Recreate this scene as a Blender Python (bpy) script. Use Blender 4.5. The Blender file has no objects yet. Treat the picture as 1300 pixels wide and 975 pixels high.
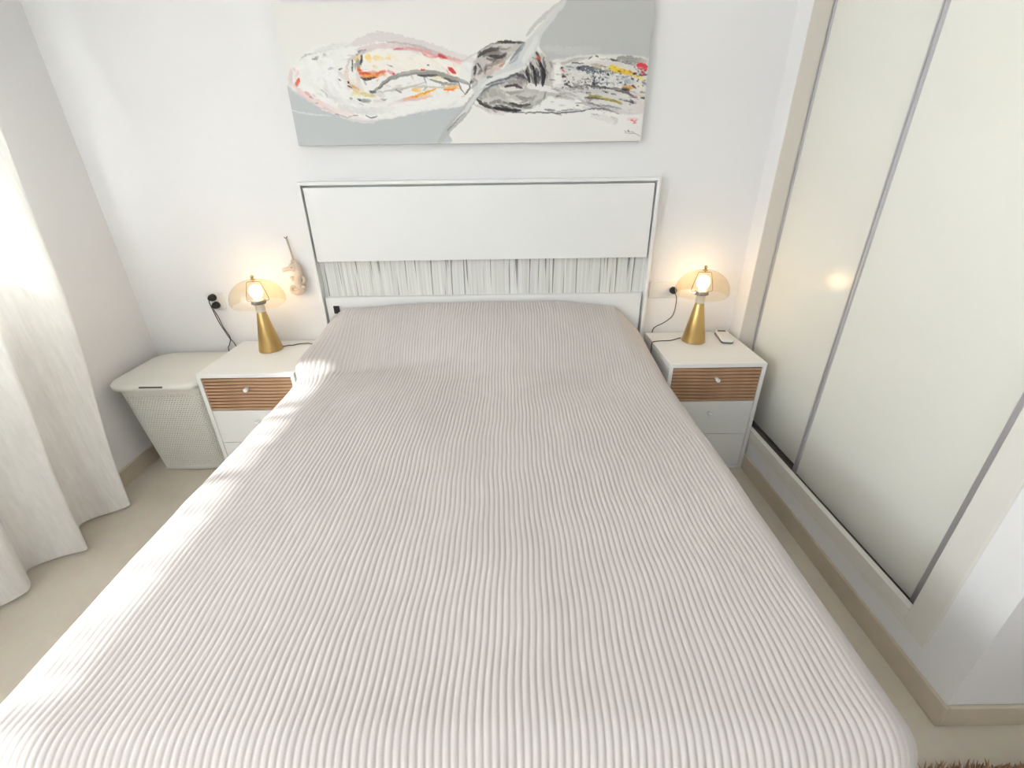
import bpy, bmesh, math, random
import numpy as np
from mathutils import Vector, Matrix
random.seed(4)
SC = bpy.context.scene
COL = SC.collection

# ---------------------------------------------------------------- camera
cd = bpy.data.cameras.new('camera')
cam = bpy.data.objects.new('camera', cd)
COL.objects.link(cam)
cd.sensor_fit = 'HORIZONTAL'
cd.sensor_width = 36.0
cd.lens = 578.36 / 1300 * 36
cd.clip_start = 0.02
PITCH, YAW, ROLL = 0.4621, -0.0007, -0.0144
cam.matrix_world = (Matrix.Translation((0.1294, -2.2016, 1.3652)) @ Matrix.Rotation(YAW, 4, 'Z')
                    @ Matrix.Rotation(math.pi / 2 - PITCH, 4, 'X') @ Matrix.Rotation(ROLL, 4, 'Z'))
SC.camera = cam

# ---------------------------------------------------------------- daylight
w = bpy.data.worlds.new('world')
SC.world = w
w.use_nodes = True
wn = w.node_tree.nodes
sky = wn.new('ShaderNodeTexSky')
sky.sky_type = 'HOSEK_WILKIE'
sky.turbidity = 3.0
sky.ground_albedo = 0.6
SUN_DIR = Vector((1.0, 0.25, -1.14)).normalized()       # the way the sunlight travels
sky.sun_direction = -SUN_DIR
wn['Background'].inputs['Strength'].default_value = 1.3
w.node_tree.links.new(sky.outputs['Color'], wn['Background'].inputs['Color'])

sl = bpy.data.lights.new('sun', 'SUN')
sl.energy = 37.0
sl.angle = 0.03
sl.color = (1.0, 0.97, 0.965)
so = bpy.data.objects.new('sun', sl)
so.rotation_euler = SUN_DIR.to_track_quat('-Z', 'Y').to_euler()
so.location = (-4, -2.5, 4)
COL.objects.link(so)

# skylight coming through the long window in the left wall ; fill from an added rear one
def daylight(name, loc, direction, sx, sy, power, color):
    al = bpy.data.lights.new(name, 'AREA')
    al.shape = 'RECTANGLE'
    al.size, al.size_y = sx, sy
    al.energy = power
    al.color = color
    o = bpy.data.objects.new(name, al)
    o.location = loc
    o.rotation_euler = Vector(direction).to_track_quat('-Z', 'Y').to_euler()
    COL.objects.link(o)
daylight('daylight_window', (-1.93, -2.05, 1.53), (1, 0, 0.1), 2.05, 0.78, 66, (0.93, 0.93, 0.99))
daylight('rear_fill', (-0.55, -3.62, 1.75), (0.1, 1, 0.0), 1.5, 1.0, 7, (0.99, 0.94, 1.0))  # invented source, brightens the surfaces that face the camera

SC.view_settings.view_transform = 'Standard'
SC.view_settings.look = 'None'
SC.view_settings.gamma = 1.0
SC.view_settings.use_curve_mapping = False
SC.view_settings.exposure = 0.71

# ---------------------------------------------------------------- helpers
def lin(c):
    c = np.asarray(c, float) / 255.0
    return np.where(c <= 0.04045, c / 12.92, ((c + 0.055) / 1.055) ** 2.4)
def rgba(c):
    l = lin(c)
    return (float(l[0]), float(l[1]), float(l[2]), 1.0)

class Nodes:
    def __init__(s, name):
        s.m = bpy.data.materials.new(name)
        s.m.use_nodes = True
        s.t = s.m.node_tree
        s.bsdf = s.t.nodes['Principled BSDF']
        s.out = s.t.nodes['Material Output']
    def n(s, kind, **kw):
        nd = s.t.nodes.new('ShaderNode' + kind)
        for k, v in kw.items():
            setattr(nd, k, v)
        return nd
    def l(s, a, b):
        s.t.links.new(a, b)

def mat(name, col, rough=0.5, metal=0.0, vary=0.03, scale=6.0, bump=0.0, bscale=120.0, stretch=(1, 1, 1), spec=0.5, coat=0.0):
    """principled material with a soft procedural colour variation and optional fine relief"""
    k = Nodes(name)
    b = k.bsdf
    tc = k.n('TexCoord')
    mp = k.n('Mapping')
    mp.inputs['Scale'].default_value = stretch
    k.l(tc.outputs['Object'], mp.inputs['Vector'])
    nz = k.n('TexNoise')
    nz.inputs['Scale'].default_value = scale
    nz.inputs['Detail'].default_value = 4
    k.l(mp.outputs['Vector'], nz.inputs['Vector'])
    rp = k.n('ValToRGB')
    c = np.array(rgba(col)[:3])
    rp.color_ramp.elements[0].position = 0.3
    rp.color_ramp.elements[1].position = 0.7
    rp.color_ramp.elements[0].color = tuple(c * (1 - vary)) + (1,)
    rp.color_ramp.elements[1].color = tuple(np.minimum(c * (1 + vary), 1)) + (1,)
    k.l(nz.outputs['Fac'], rp.inputs['Fac'])
    k.l(rp.outputs['Color'], b.inputs['Base Color'])
    b.inputs['Roughness'].default_value = rough
    b.inputs['Metallic'].default_value = metal
    b.inputs['Specular IOR Level'].default_value = spec
    b.inputs['Coat Weight'].default_value = coat
    if bump:
        n2 = k.n('TexNoise')
        n2.inputs['Scale'].default_value = bscale
        n2.inputs['Detail'].default_value = 3
        k.l(mp.outputs['Vector'], n2.inputs['Vector'])
        bp = k.n('Bump')
        bp.inputs['Strength'].default_value = bump
        bp.inputs['Distance'].default_value = 0.002
        k.l(n2.outputs['Fac'], bp.inputs['Height'])
        k.l(bp.outputs['Normal'], b.inputs['Normal'])
    return k.m

class MB:
    """collects shapes into one mesh"""
    def __init__(s):
        s.v, s.f, s.sm = [], [], []
    def add(s, vs, fs, smooth=False):
        o = len(s.v)
        s.v += [tuple(p) for p in vs]
        s.f += [tuple(i + o for i in f) for f in fs]
        s.sm += [smooth] * len(fs)
        return s
    def box(s, x0, x1, y0, y1, z0, z1, bev=0.0):
        if bev <= 0:
            vs = [(x, y, z) for z in (z0, z1) for y in (y0, y1) for x in (x0, x1)]
            return s.add(vs, [(0, 2, 3, 1), (4, 5, 7, 6), (0, 1, 5, 4), (2, 6, 7, 3), (0, 4, 6, 2), (1, 3, 7, 5)])
        bm = bmesh.new()
        bmesh.ops.create_cube(bm, size=1)
        for v in bm.verts:
            v.co = ((x0 + x1) / 2 + v.co.x * (x1 - x0), (y0 + y1) / 2 + v.co.y * (y1 - y0), (z0 + z1) / 2 + v.co.z * (z1 - z0))
        bmesh.ops.bevel(bm, geom=list(bm.edges), offset=bev, segments=2, profile=0.5, affect='EDGES')
        bm.verts.index_update()
        s.add([tuple(v.co) for v in bm.verts], [[v.index for v in f.verts] for f in bm.faces])
        bm.free()
        return s
    def lathe(s, prof, c=(0, 0, 0), n=32, axis='z', cap=True, wob=None):
        """prof: list of (radius, height)"""
        vs, fs = [], []
        for i, (r, h) in enumerate(prof):
            for k in range(n):
                a = 2 * math.pi * k / n
                rr = r if wob is None else wob(r, a, i)
                p = (rr * math.cos(a), rr * math.sin(a), h)
                if axis == 'y':
                    p = (p[0], -p[2], p[1])
                vs.append((p[0] + c[0], p[1] + c[1], p[2] + c[2]))
        for i in range(len(prof) - 1):
            for k in range(n):
                k2 = (k + 1) % n
                fs.append((i * n + k, i * n + k2, (i + 1) * n + k2, (i + 1) * n + k))
        s.add(vs, fs, True)
        if cap:
            o = len(s.v) - len(vs)
            s.f.append(tuple(o + k for k in reversed(range(n)))); s.sm.append(False)
            s.f.append(tuple(o + (len(prof) - 1) * n + k for k in range(n))); s.sm.append(False)
        return s
    def tube(s, pts, r, n=8, closed=False):
        """swept tube through pts, r a number or a list"""
        P = [Vector(p) for p in pts]
        R = r if isinstance(r, (list, tuple)) else [r] * len(P)
        vs, fs = [], []
        up = Vector((0.3, 0.2, 1)).normalized()
        last = None
        for i, p in enumerate(P):
            if closed:
                d = P[(i + 1) % len(P)] - P[i - 1]
            else:
                d = P[min(i + 1, len(P) - 1)] - P[max(i - 1, 0)]
            d.normalize()
            a = (last if last is not None else up)
            a = a - d * a.dot(d)
            if a.length < 1e-4:
                a = Vector((1, 0, 0)) - d * d.x
            a.normalize()
            last = a
            b = d.cross(a)
            for k in range(n):
                t = 2 * math.pi * k / n
                vs.append(p + (a * math.cos(t) + b * math.sin(t)) * R[i])
        m = len(P)
        for i in range(m if closed else m - 1):
            j = (i + 1) % m
            for k in range(n):
                k2 = (k + 1) % n
                fs.append((i * n + k, i * n + k2, j * n + k2, j * n + k))
        if not closed:
            fs.append(tuple(reversed(range(n))))
            fs.append(tuple((m - 1) * n + k for k in range(n)))
        return s.add(vs, fs, True)
    def sphere(s, c, r, sc=(1, 1, 1), n=20):
        prof = [(max(r * math.sin(math.pi * i / n), 1e-4), -r * math.cos(math.pi * i / n)) for i in range(n + 1)]
        vs, fs = [], []
        for i, (rr, h) in enumerate(prof):
            for k in range(n):
                a = 2 * math.pi * k / n
                vs.append((c[0] + rr * math.cos(a) * sc[0], c[1] + rr * math.sin(a) * sc[1], c[2] + h * sc[2]))
        for i in range(n):
            for k in range(n):
                k2 = (k + 1) % n
                fs.append((i * n + k, i * n + k2, (i + 1) * n + k2, (i + 1) * n + k))
        return s.add(vs, fs, True)

def origin_of(o):
    v = Vector((0, 0, 0))
    while o is not None:
        v += o.location
        o = o.parent
    return v

def obj(name, mb, m, parent=None, bevel=0.0):
    off = origin_of(parent)
    me = bpy.data.meshes.new(name)
    if isinstance(mb, MB):
        me.from_pydata([(p[0] - off.x, p[1] - off.y, p[2] - off.z) for p in mb.v], [], mb.f)
        me.polygons.foreach_set('use_smooth', mb.sm)
    else:
        V, F = mb
        me.from_pydata((np.asarray(V) - np.array(off)).tolist(), [], F)
        me.polygons.foreach_set('use_smooth', [True] * len(me.polygons))
    me.update()
    o = bpy.data.objects.new(name, me)
    COL.objects.link(o)
    if m:
        me.materials.append(m)
    if parent is not None:
        o.parent = parent
    if bevel:
        b = o.modifiers.new('bevel', 'BEVEL')
        b.width = bevel
        b.segments = 2
        b.limit_method = 'ANGLE'
    return o

def thing(name, label, cat, loc, group=None):
    o = bpy.data.objects.new(name, None)
    o.empty_display_size = 0.05
    COL.objects.link(o)
    o.location = loc
    o['label'] = label
    o['category'] = cat
    if group:
        o['group'] = group
    return o

def structure(name, mb, m, parent=None, bevel=0.0):
    o = obj(name, mb, m, parent, bevel)
    if parent is None:
        o['kind'] = 'structure'
    return o

def spline(pts, n=8):
    P = [Vector(p) for p in pts]
    out = []
    for i in range(len(P) - 1):
        a, b, c, d = P[max(i - 1, 0)], P[i], P[i + 1], P[min(i + 2, len(P) - 1)]
        for k in range(n):
            t = k / n
            out.append(0.5 * ((2 * b) + (c - a) * t + (2 * a - 5 * b + 4 * c - d) * t * t + (3 * b - a - 3 * c + d) * t ** 3))
    out.append(P[-1])
    return out

def smooth(t):
    t = np.clip(t, 0, 1)
    return t * t * (3 - 2 * t)

# ---------------------------------------------------------------- materials
M_wall = mat('white_wall_paint', (241, 240, 240), 0.85, vary=0.012, scale=2.0, bump=0.08, bscale=160)
M_ceiling = mat('ceiling_paint', (243, 243, 242), 0.9, vary=0.01, scale=2)
M_stone = mat('beige_marble_skirting', (205, 192, 172), 0.35, vary=0.07, scale=7, stretch=(1, 1, 1))
M_white = mat('white_lacquer', (240, 240, 238), 0.38, vary=0.008, scale=3)
M_frame = mat('white_painted_frame', (234, 231, 223), 0.4, vary=0.01, scale=3)
M_jamb = mat('beige_painted_jamb', (226, 219, 209), 0.5, vary=0.01, scale=3)
M_door = mat('cream_lacquered_door', (239, 238, 229), 0.2, vary=0.008, scale=1.5, spec=0.5)
M_alu = mat('brushed_aluminium', (200, 198, 201), 0.42, 0.55, vary=0.05, scale=30, stretch=(1, 1, 0.05))
M_dark = mat('dark_track', (96, 88, 82), 0.7, vary=0.05)
M_black = mat('black_rubber', (24, 23, 24), 0.45, vary=0.08, scale=20)
M_brass = mat('brushed_brass', (200, 170, 112), 0.30, 1.0, vary=0.05, scale=14, stretch=(1, 1, 0.06), bump=0.03, bscale=60)
M_socketcap = mat('white_ceramic_socket', (226, 221, 214), 0.4, vary=0.02)
M_ring = mat('grey_plastic_ring', (128, 122, 118), 0.45, vary=0.04)
M_wire = mat('bronze_wire', (92, 76, 58), 0.4, 0.5, vary=0.05)
M_cord = mat('dark_cord', (58, 50, 45), 0.6, vary=0.1, scale=40)
M_plate = mat('white_socket_plate', (232, 230, 225), 0.35, vary=0.01)
M_hamper = mat('grey_white_plastic', (229, 228, 219), 0.45, vary=0.012, scale=5)
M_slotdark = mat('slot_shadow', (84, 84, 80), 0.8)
M_remote = mat('white_remote_plastic', (234, 233, 229), 0.35, vary=0.01)
M_remote_under = mat('grey_remote_shell', (112, 112, 112), 0.5, vary=0.02)
M_screen = mat('lcd_screen', (98, 102, 98), 0.2, vary=0.04)
M_sea = mat('beige_stitched_cloth', (222, 205, 186), 0.9, vary=0.07, scale=40, bump=0.4, bscale=240)
M_string = mat('natural_string', (200, 190, 172), 0.9, vary=0.08, scale=60)
M_mattress = mat('mattress_ticking', (226, 222, 216), 0.9, vary=0.02)
M_wood_back = mat('dark_wood_backing', (92, 62, 42), 0.7, vary=0.08, scale=20, stretch=(0.1, 1, 1))
M_canvas_side = mat('raw_canvas_edge', (190, 190, 188), 0.85, vary=0.03, bump=0.2, bscale=200)
M_bulb_base = M_ring

def wood():
    k = Nodes('oak_slats')
    tc = k.n('TexCoord'); mp = k.n('Mapping')
    mp.inputs['Scale'].default_value = (4, 20, 60)
    k.l(tc.outputs['Object'], mp.inputs['Vector'])
    nz = k.n('TexNoise'); nz.inputs['Scale'].default_value = 2.2; nz.inputs['Detail'].default_value = 6
    k.l(mp.outputs['Vector'], nz.inputs['Vector'])
    rp = k.n('ValToRGB')
    rp.color_ramp.elements[0].position = 0.28; rp.color_ramp.elements[0].color = rgba((156, 117, 87))
    rp.color_ramp.elements[1].position = 0.75; rp.color_ramp.elements[1].color = rgba((204, 166, 132))
    k.l(nz.outputs['Fac'], rp.inputs['Fac'])
    k.l(rp.outputs['Color'], k.bsdf.inputs['Base Color'])
    k.bsdf.inputs['Roughness'].default_value = 0.55
    return k.m
M_wood = wood()

def floor_mat():
    k = Nodes('beige_polished_floor')
    tc = k.n('TexCoord')
    n1 = k.n('TexNoise'); n1.inputs['Scale'].default_value = 2.2; n1.inputs['Detail'].default_value = 7; n1.inputs['Distortion'].default_value = 0.8
    n2 = k.n('TexNoise'); n2.inputs['Scale'].default_value = 26; n2.inputs['Detail'].default_value = 4
    k.l(tc.outputs['Object'], n1.inputs['Vector']); k.l(tc.outputs['Object'], n2.inputs['Vector'])
    r1 = k.n('ValToRGB')
    r1.color_ramp.elements[0].position = 0.32; r1.color_ramp.elements[0].color = rgba((204, 194, 177))
    r1.color_ramp.elements[1].position = 0.7; r1.color_ramp.elements[1].color = rgba((220, 211, 196))
    k.l(n1.outputs['Fac'], r1.inputs['Fac'])
    mx = k.n('Mix', data_type='RGBA', blend_type='OVERLAY')
    mx.inputs['Factor'].default_value = 0.12
    k.l(r1.outputs['Color'], mx.inputs[6]); k.l(n2.outputs['Color'], mx.inputs[7])
    k.l(mx.outputs[2], k.bsdf.inputs['Base Color'])
    k.bsdf.inputs['Roughness'].default_value = 0.32
    return k.m
M_floor = floor_mat()

def bark_band():
    """headboard band: white-washed vertical streaks with thin grey grooves"""
    k = Nodes('streaked_band')
    tc = k.n('TexCoord')
    def noise(sx, sz, off, det=2):
        mp = k.n('Mapping'); mp.inputs['Scale'].default_value = (sx, 1, sz); mp.inputs['Location'].default_value = (off, 0, off)
        k.l(tc.outputs['Object'], mp.inputs['Vector'])
        nz = k.n('TexNoise'); nz.inputs['Scale'].default_value = 1.0; nz.inputs['Detail'].default_value = det
        k.l(mp.outputs['Vector'], nz.inputs['Vector'])
        return nz.outputs['Fac']
    base = k.n('ValToRGB')
    base.color_ramp.elements[0].position = 0.34; base.color_ramp.elements[0].color = rgba((216, 216, 211))
    base.color_ramp.elements[1].position = 0.66; base.color_ramp.elements[1].color = rgba((238, 238, 233))
    k.l(noise(75, 1.0, 3, 3), base.inputs['Fac'])
    ln = k.n('ValToRGB')
    ln.color_ramp.interpolation = 'LINEAR'
    e = ln.color_ramp.elements
    e[0].position = 0.31; e[0].color = (1, 1, 1, 1)
    e[1].position = 0.39; e[1].color = (0, 0, 0, 1)
    k.l(noise(115, 2.6, 11, 0.5), ln.inputs['Fac'])
    mx = k.n('Mix', data_type='RGBA')
    k.l(ln.outputs['Color'], mx.inputs[0]); k.l(base.outputs['Color'], mx.inputs[6])
    mx.inputs[7].default_value = rgba((142, 140, 135))
    k.l(mx.outputs[2], k.bsdf.inputs['Base Color'])
    k.bsdf.inputs['Roughness'].default_value = 0.6
    return k.m
M_band = bark_band()

def curtain_mat():
    k = Nodes('sheer_linen')
    tc = k.n('TexCoord'); mp = k.n('Mapping')
    mp.inputs['Scale'].default_value = (1, 6, 0.5)
    k.l(tc.outputs['Object'], mp.inputs['Vector'])
    nz = k.n('TexNoise'); nz.inputs['Scale'].default_value = 28; nz.inputs['Detail'].default_value = 5
    k.l(mp.outputs['Vector'], nz.inputs['Vector'])
    rp = k.n('ValToRGB')
    rp.color_ramp.elements[0].position = 0.3; rp.color_ramp.elements[0].color = rgba((240, 238, 233))
    rp.color_ramp.elements[1].position = 0.7; rp.color_ramp.elements[1].color = rgba((250, 249, 246))
    k.l(nz.outputs['Fac'], rp.inputs['Fac'])
    df = k.n('BsdfDiffuse'); tl = k.n('BsdfTranslucent'); tp = k.n('BsdfTransparent')
    k.l(rp.outputs['Color'], df.inputs['Color']); k.l(rp.outputs['Color'], tl.inputs['Color'])
    m1 = k.n('MixShader'); m1.inputs[0].default_value = 0.10
    k.l(df.outputs[0], m1.inputs[1]); k.l(tl.outputs[0], m1.inputs[2])
    m2 = k.n('MixShader'); mq = k.n('Mapping'); mq.inputs['Scale'].default_value = (0.5, 15, 0.12)
    k.l(tc.outputs['Object'], mq.inputs['Vector'])
    nq = k.n('TexNoise'); nq.inputs['Scale'].default_value = 1.0; nq.inputs['Detail'].default_value = 2
    k.l(mq.outputs['Vector'], nq.inputs['Vector'])
    mr = k.n('MapRange')                                  # denser and looser bands of the weave
    mr.inputs['From Min'].default_value = 0.35; mr.inputs['From Max'].default_value = 0.65
    mr.inputs['To Min'].default_value = 0.01; mr.inputs['To Max'].default_value = 0.17
    k.l(nq.outputs['Fac'], mr.inputs['Value'])
    k.l(mr.outputs['Result'], m2.inputs[0])
    k.l(m1.outputs[0], m2.inputs[1]); k.l(tp.outputs[0], m2.inputs[2])
    k.l(m2.outputs[0], k.out.inputs['Surface'])
    return k.m
M_curtain = curtain_mat()

def thin_glass(name, tint, gloss=0.08, rough=0.02):
    k = Nodes(name)
    tp = k.n('BsdfTransparent'); tp.inputs['Color'].default_value = tint
    gl = k.n('BsdfGlossy'); gl.inputs['Roughness'].default_value = rough
    lw = k.n('LayerWeight'); lw.inputs['Blend'].default_value = 0.5
    pw = k.n('Math', operation='POWER'); pw.inputs[1].default_value = 5.0
    k.l(lw.outputs['Facing'], pw.inputs[0])
    nz = k.n('TexNoise'); nz.inputs['Scale'].default_value = 3
    ad = k.n('Math', operation='MULTIPLY_ADD'); ad.inputs[1].default_value = 0.01; ad.inputs[2].default_value = gloss
    k.l(nz.outputs['Fac'], ad.inputs[0])
    mx = k.n('Math', operation='MULTIPLY_ADD'); mx.inputs[1].default_value = 0.6
    k.l(pw.outputs[0], mx.inputs[0]); k.l(ad.outputs[0], mx.inputs[2])
    m = k.n('MixShader')
    k.l(mx.outputs[0], m.inputs[0]); k.l(tp.outputs[0], m.inputs[1]); k.l(gl.outputs[0], m.inputs[2])
    k.l(m.outputs[0], k.out.inputs['Surface'])
    return k.m
M_pane = thin_glass('window_glass', (0.94, 0.97, 0.96, 1), 0.04)
M_amber = thin_glass('amber_lamp_glass', (0.965, 0.91, 0.80, 1), 0.09, 0.05)

def glow(name, col, strength):
    k = Nodes(name)
    nz = k.n('TexNoise'); nz.inputs['Scale'].default_value = 2
    rp = k.n('ValToRGB')
    c = np.array(rgba(col)[:3])
    rp.color_ramp.elements[0].color = tuple(c * 0.97) + (1,)
    rp.color_ramp.elements[1].color = tuple(c) + (1,)
    k.l(nz.outputs['Fac'], rp.inputs['Fac'])
    k.l(rp.outputs['Color'], k.bsdf.inputs['Emission Color'])
    k.bsdf.inputs['Emission Strength'].default_value = strength
    return k.m
M_bulb = glow('lit_bulb', (255, 218, 168), 15.0)

def spread_mat():
    k = Nodes('ribbed_bedspread')
    tc = k.n('TexCoord')
    n1 = k.n('TexNoise'); n1.inputs['Scale'].default_value = 3; n1.inputs['Detail'].default_value = 3
    n2 = k.n('TexNoise'); n2.inputs['Scale'].default_value = 420; n2.inputs['Detail'].default_value = 2
    k.l(tc.outputs['Object'], n1.inputs['Vector']); k.l(tc.outputs['Object'], n2.inputs['Vector'])
    rp = k.n('ValToRGB')
    rp.color_ramp.elements[0].position = 0.3; rp.color_ramp.elements[0].color = rgba((205, 197, 193))
    rp.color_ramp.elements[1].position = 0.7; rp.color_ramp.elements[1].color = rgba((211, 204, 200))
    k.l(n1.outputs['Fac'], rp.inputs['Fac'])
    k.l(rp.outputs['Color'], k.bsdf.inputs['Base Color'])
    bp = k.n('Bump'); bp.inputs['Strength'].default_value = 0.35; bp.inputs['Distance'].default_value = 0.001
    k.l(n2.outputs['Fac'], bp.inputs['Height']); k.l(bp.outputs['Normal'], k.bsdf.inputs['Normal'])
    k.bsdf.inputs['Roughness'].default_value = 0.85
    k.bsdf.inputs['Sheen Weight'].default_value = 0.15
    return k.m
M_spread = spread_mat()

# ---------------------------------------------------------------- the room
LW, RW, CEIL, REAR = -1.708, 1.2475, 2.6, -3.5
FX = 1.24                                     # face of the wardrobe frame
structure('floor', MB().box(-2.0, 2.9, -3.75, 0.15, -0.1, 0.0), M_floor)
structure('ceiling', MB().box(-2.0, 2.9, -3.75, 0.15, CEIL, CEIL + 0.1), M_ceiling)
structure('wall_back', MB().box(-2.0, 2.0, 0.0, 0.15, 0, CEIL), M_wall)
WY0, WY1, WZ0, WZ1 = -3.10, -0.595, 1.13, 1.93   # left window opening, its unseen end lengthened to bring in more light
structure('wall_left', MB().box(LW - 0.15, LW, WY1, 0.0, 0, CEIL).box(LW - 0.15, LW, -3.75, WY0, 0, CEIL)
          .box(LW - 0.15, LW, WY0, WY1, 0, WZ0).box(LW - 0.15, LW, WY0, WY1, WZ1, CEIL), M_wall)
DX0, DX1, DZ0, DZ1 = -1.3, 0.2, 1.25, 2.25            # opening added behind the camera for fill light
structure('wall_rear', MB().box(-2.0, DX0, REAR - 0.15, REAR, 0, CEIL).box(DX1, 2.9, REAR - 0.15, REAR, 0, CEIL)
          .box(DX0, DX1, REAR - 0.15, REAR, DZ1, CEIL).box(DX0, DX1, REAR - 0.15, REAR, 0, DZ0), M_wall)
# right wall: pier by the back wall, plinth below the wardrobe, pier towards the corner, lintel
wr = MB()
wr.box(RW, 2.05, -0.108, 0.0, 0, CEIL)
wr.box(RW, 2.05, -1.5214, -0.108, 0, 0.150)
wr.box(RW, 2.05, -1.5214, -1.417, 0.150, CEIL)
wr.box(RW, 2.05, -1.417, -0.108, 2.35, CEIL)
wr.box(1.92, 2.05, -1.417, -0.108, 0.150, 2.35)
structure('wall_right', wr, M_wall)
structure('wall_corridor', MB().box(2.8, 2.9, -3.5, -1.5214, 0, CEIL).box(2.05, 2.9, -1.5214, -1.40, 0, CEIL), M_wall)

BB = 0.078
structure('baseboard_right', MB().box(1.2365, RW, -1.533, -0.012, 0, BB).box(RW, 2.8, -1.533, -1.5214, 0, BB), M_stone, bevel=0.003)
structure('baseboard_left', MB().box(LW, LW + 0.011, -3.49, -0.011, 0, BB), M_stone, bevel=0.003)
structure('baseboard_back', MB().box(LW + 0.011, RW - 0.011, -0.009, 0.0, 0, BB), M_stone, bevel=0.002)

win = thing('window_1', 'white framed window behind the sheer curtain', 'window', (LW - 0.1, (WY0 + WY1) / 2, WZ0))
win['kind'] = 'structure'
xf0, xf1 = LW - 0.12, LW - 0.07
wf = MB()
for a, b in ((WZ0, WZ0 + 0.045), (WZ1 - 0.045, WZ1)):
    wf.box(xf0, xf1, WY0, WY1, a, b)
ys = [WY0, WY0 + 0.83, WY0 + 1.66, WY1 - 0.045]
for a in ys:
    wf.box(xf0, xf1, a, a + 0.045, WZ0 + 0.045, WZ1 - 0.045)
obj('window_frame', wf, M_white, win)
for a, b in [(p + 0.045, q) for p, q in zip(ys[:-1], ys[1:])]:
    obj('pane', MB().box(LW - 0.097, LW - 0.093, a, b, WZ0 + 0.045, WZ1 - 0.045), M_pane, win)
gd = thing('added_rear_window', 'white framed window added out of view in the rear wall for fill light', 'window', ((DX0 + DX1) / 2, REAR - 0.1, DZ0))  # added window, never in view, built to carry the rear fill
gd['kind'] = 'structure'
df = MB()
df.box(DX0, DX1, REAR - 0.12, REAR - 0.07, DZ1 - 0.05, DZ1).box(DX0, DX1, REAR - 0.12, REAR - 0.07, DZ0, DZ0 + 0.05)
for a in (DX0, (DX0 + DX1) / 2 - 0.025, DX1 - 0.05):
    df.box(a, a + 0.05, REAR - 0.12, REAR - 0.07, DZ0 + 0.05, DZ1 - 0.05)
obj('window_frame', df, M_white, gd)
dm = (DX0 + DX1) / 2
for a, b in ((DX0 + 0.05, dm - 0.025), (dm + 0.025, DX1 - 0.05)):
    obj('pane', MB().box(a, b, REAR - 0.097, REAR - 0.093, DZ0 + 0.05, DZ1 - 0.05), M_pane, gd)

# ---------------------------------------------------------------- wardrobe set into the right wall
D1, D2, DOORX = -0.668, -1.305, 1.302
wd = thing('sliding_wardrobe', 'tall built-in wardrobe with cream sliding doors and aluminium edge strips', 'wardrobe', (1.45, -0.76, 0.15))
fr = MB()
fr.box(FX, 1.45, -1.417, -0.108, 0.150, 0.168)                       # sill board under the track
obj('sill_board', fr, M_frame, wd)
obj('sill_front', MB().box(FX, 1.262, -1.344, -0.108, 0.168, 0.212, 0.002), M_frame, wd)
obj('jamb', MB().box(FX, 1.28, -1.417, -1.345, 0.168, 2.35, 0.002), M_frame, wd)
obj('jamb', MB().box(1.2480, 1.318, -0.1135, -0.1085, 0.168, 2.31), M_jamb, wd)
obj('head_rail', MB().box(FX, 1.45, -1.345, -0.108, 2.31, 2.35), M_frame, wd)
tr = MB()
for x in (1.264, 1.291, 1.318, 1.345):
    tr.box(x, x + 0.003, -1.344, -0.110, 0.168, 0.182)
tr.box(1.262, 1.352, -1.344, -0.110, 0.166, 0.1695)
obj('track', tr, M_dark, wd)
def sliding(y0, y1, x, strips):
    d = obj('door', MB().box(x, x + 0.018, y0, y1, 0.180, 2.315), M_door, wd)
    for s0, s1 in strips:
        m_ = s0 + (s1 - s0) * 0.55
        st = MB().box(x - 0.007, x + 0.020, s0, m_ - 0.001, 0.176, 2.318).box(x - 0.003, x + 0.020, m_ - 0.001, m_ + 0.002, 0.176, 2.318).box(x - 0.007, x + 0.020, m_ + 0.002, s1, 0.176, 2.318)
        obj('edge_strip', st, M_alu, d, bevel=0.0012)
    return d
sliding(-0.67, -0.124, 1.326, [(-0.124, -0.114)])
sliding(-1.338, -0.688, 1.300, [(-0.688, -0.668), (-1.338, -1.290)])

# ---------------------------------------------------------------- bed
bed = thing('bed', 'white bed base and mattress under the ribbed bedspread', 'bed', (0, -0.9, 0))
obj('mattress', MB().box(-0.745, 0.745, -1.78, -0.07, 0.30, 0.520, 0.03), M_mattress, bed)
obj('bed_base', MB().box(-0.74, 0.74, -1.72, -0.07, 0.12, 0.30), M_white, bed)
for x in (-0.66, 0.66):
    for y in (-1.6, -0.2):
        obj('leg', MB().lathe([(0.03, 0), (0.035, 0.12)], (x, y, 0), 16), M_white, bed)

hb = thing('headboard', 'wide white headboard with a grey streaked band between two panels', 'headboard', (0, -0.02, 0))
HT = 1.280
hf = MB()
hf.box(-0.788, -0.774, -0.052, 0, 0, HT).box(0.774, 0.788, -0.052, 0, 0, HT).box(-0.774, 0.774, -0.052, 0, HT - 0.014, HT)
obj('frame', hf, M_white, hb, bevel=0.0015)
obj('back_panel', MB().box(-0.774, 0.774, -0.008, 0, 0.1, HT - 0.014), M_white, hb)
obj('upper_panel', MB().box(-0.766, 0.766, -0.046, -0.008, 0.940, HT - 0.023), M_white, hb, bevel=0.0015)
obj('lower_panel', MB().box(-0.766, 0.764, -0.040, -0.008, 0.16, 0.768), M_white, hb, bevel=0.0015)
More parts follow.
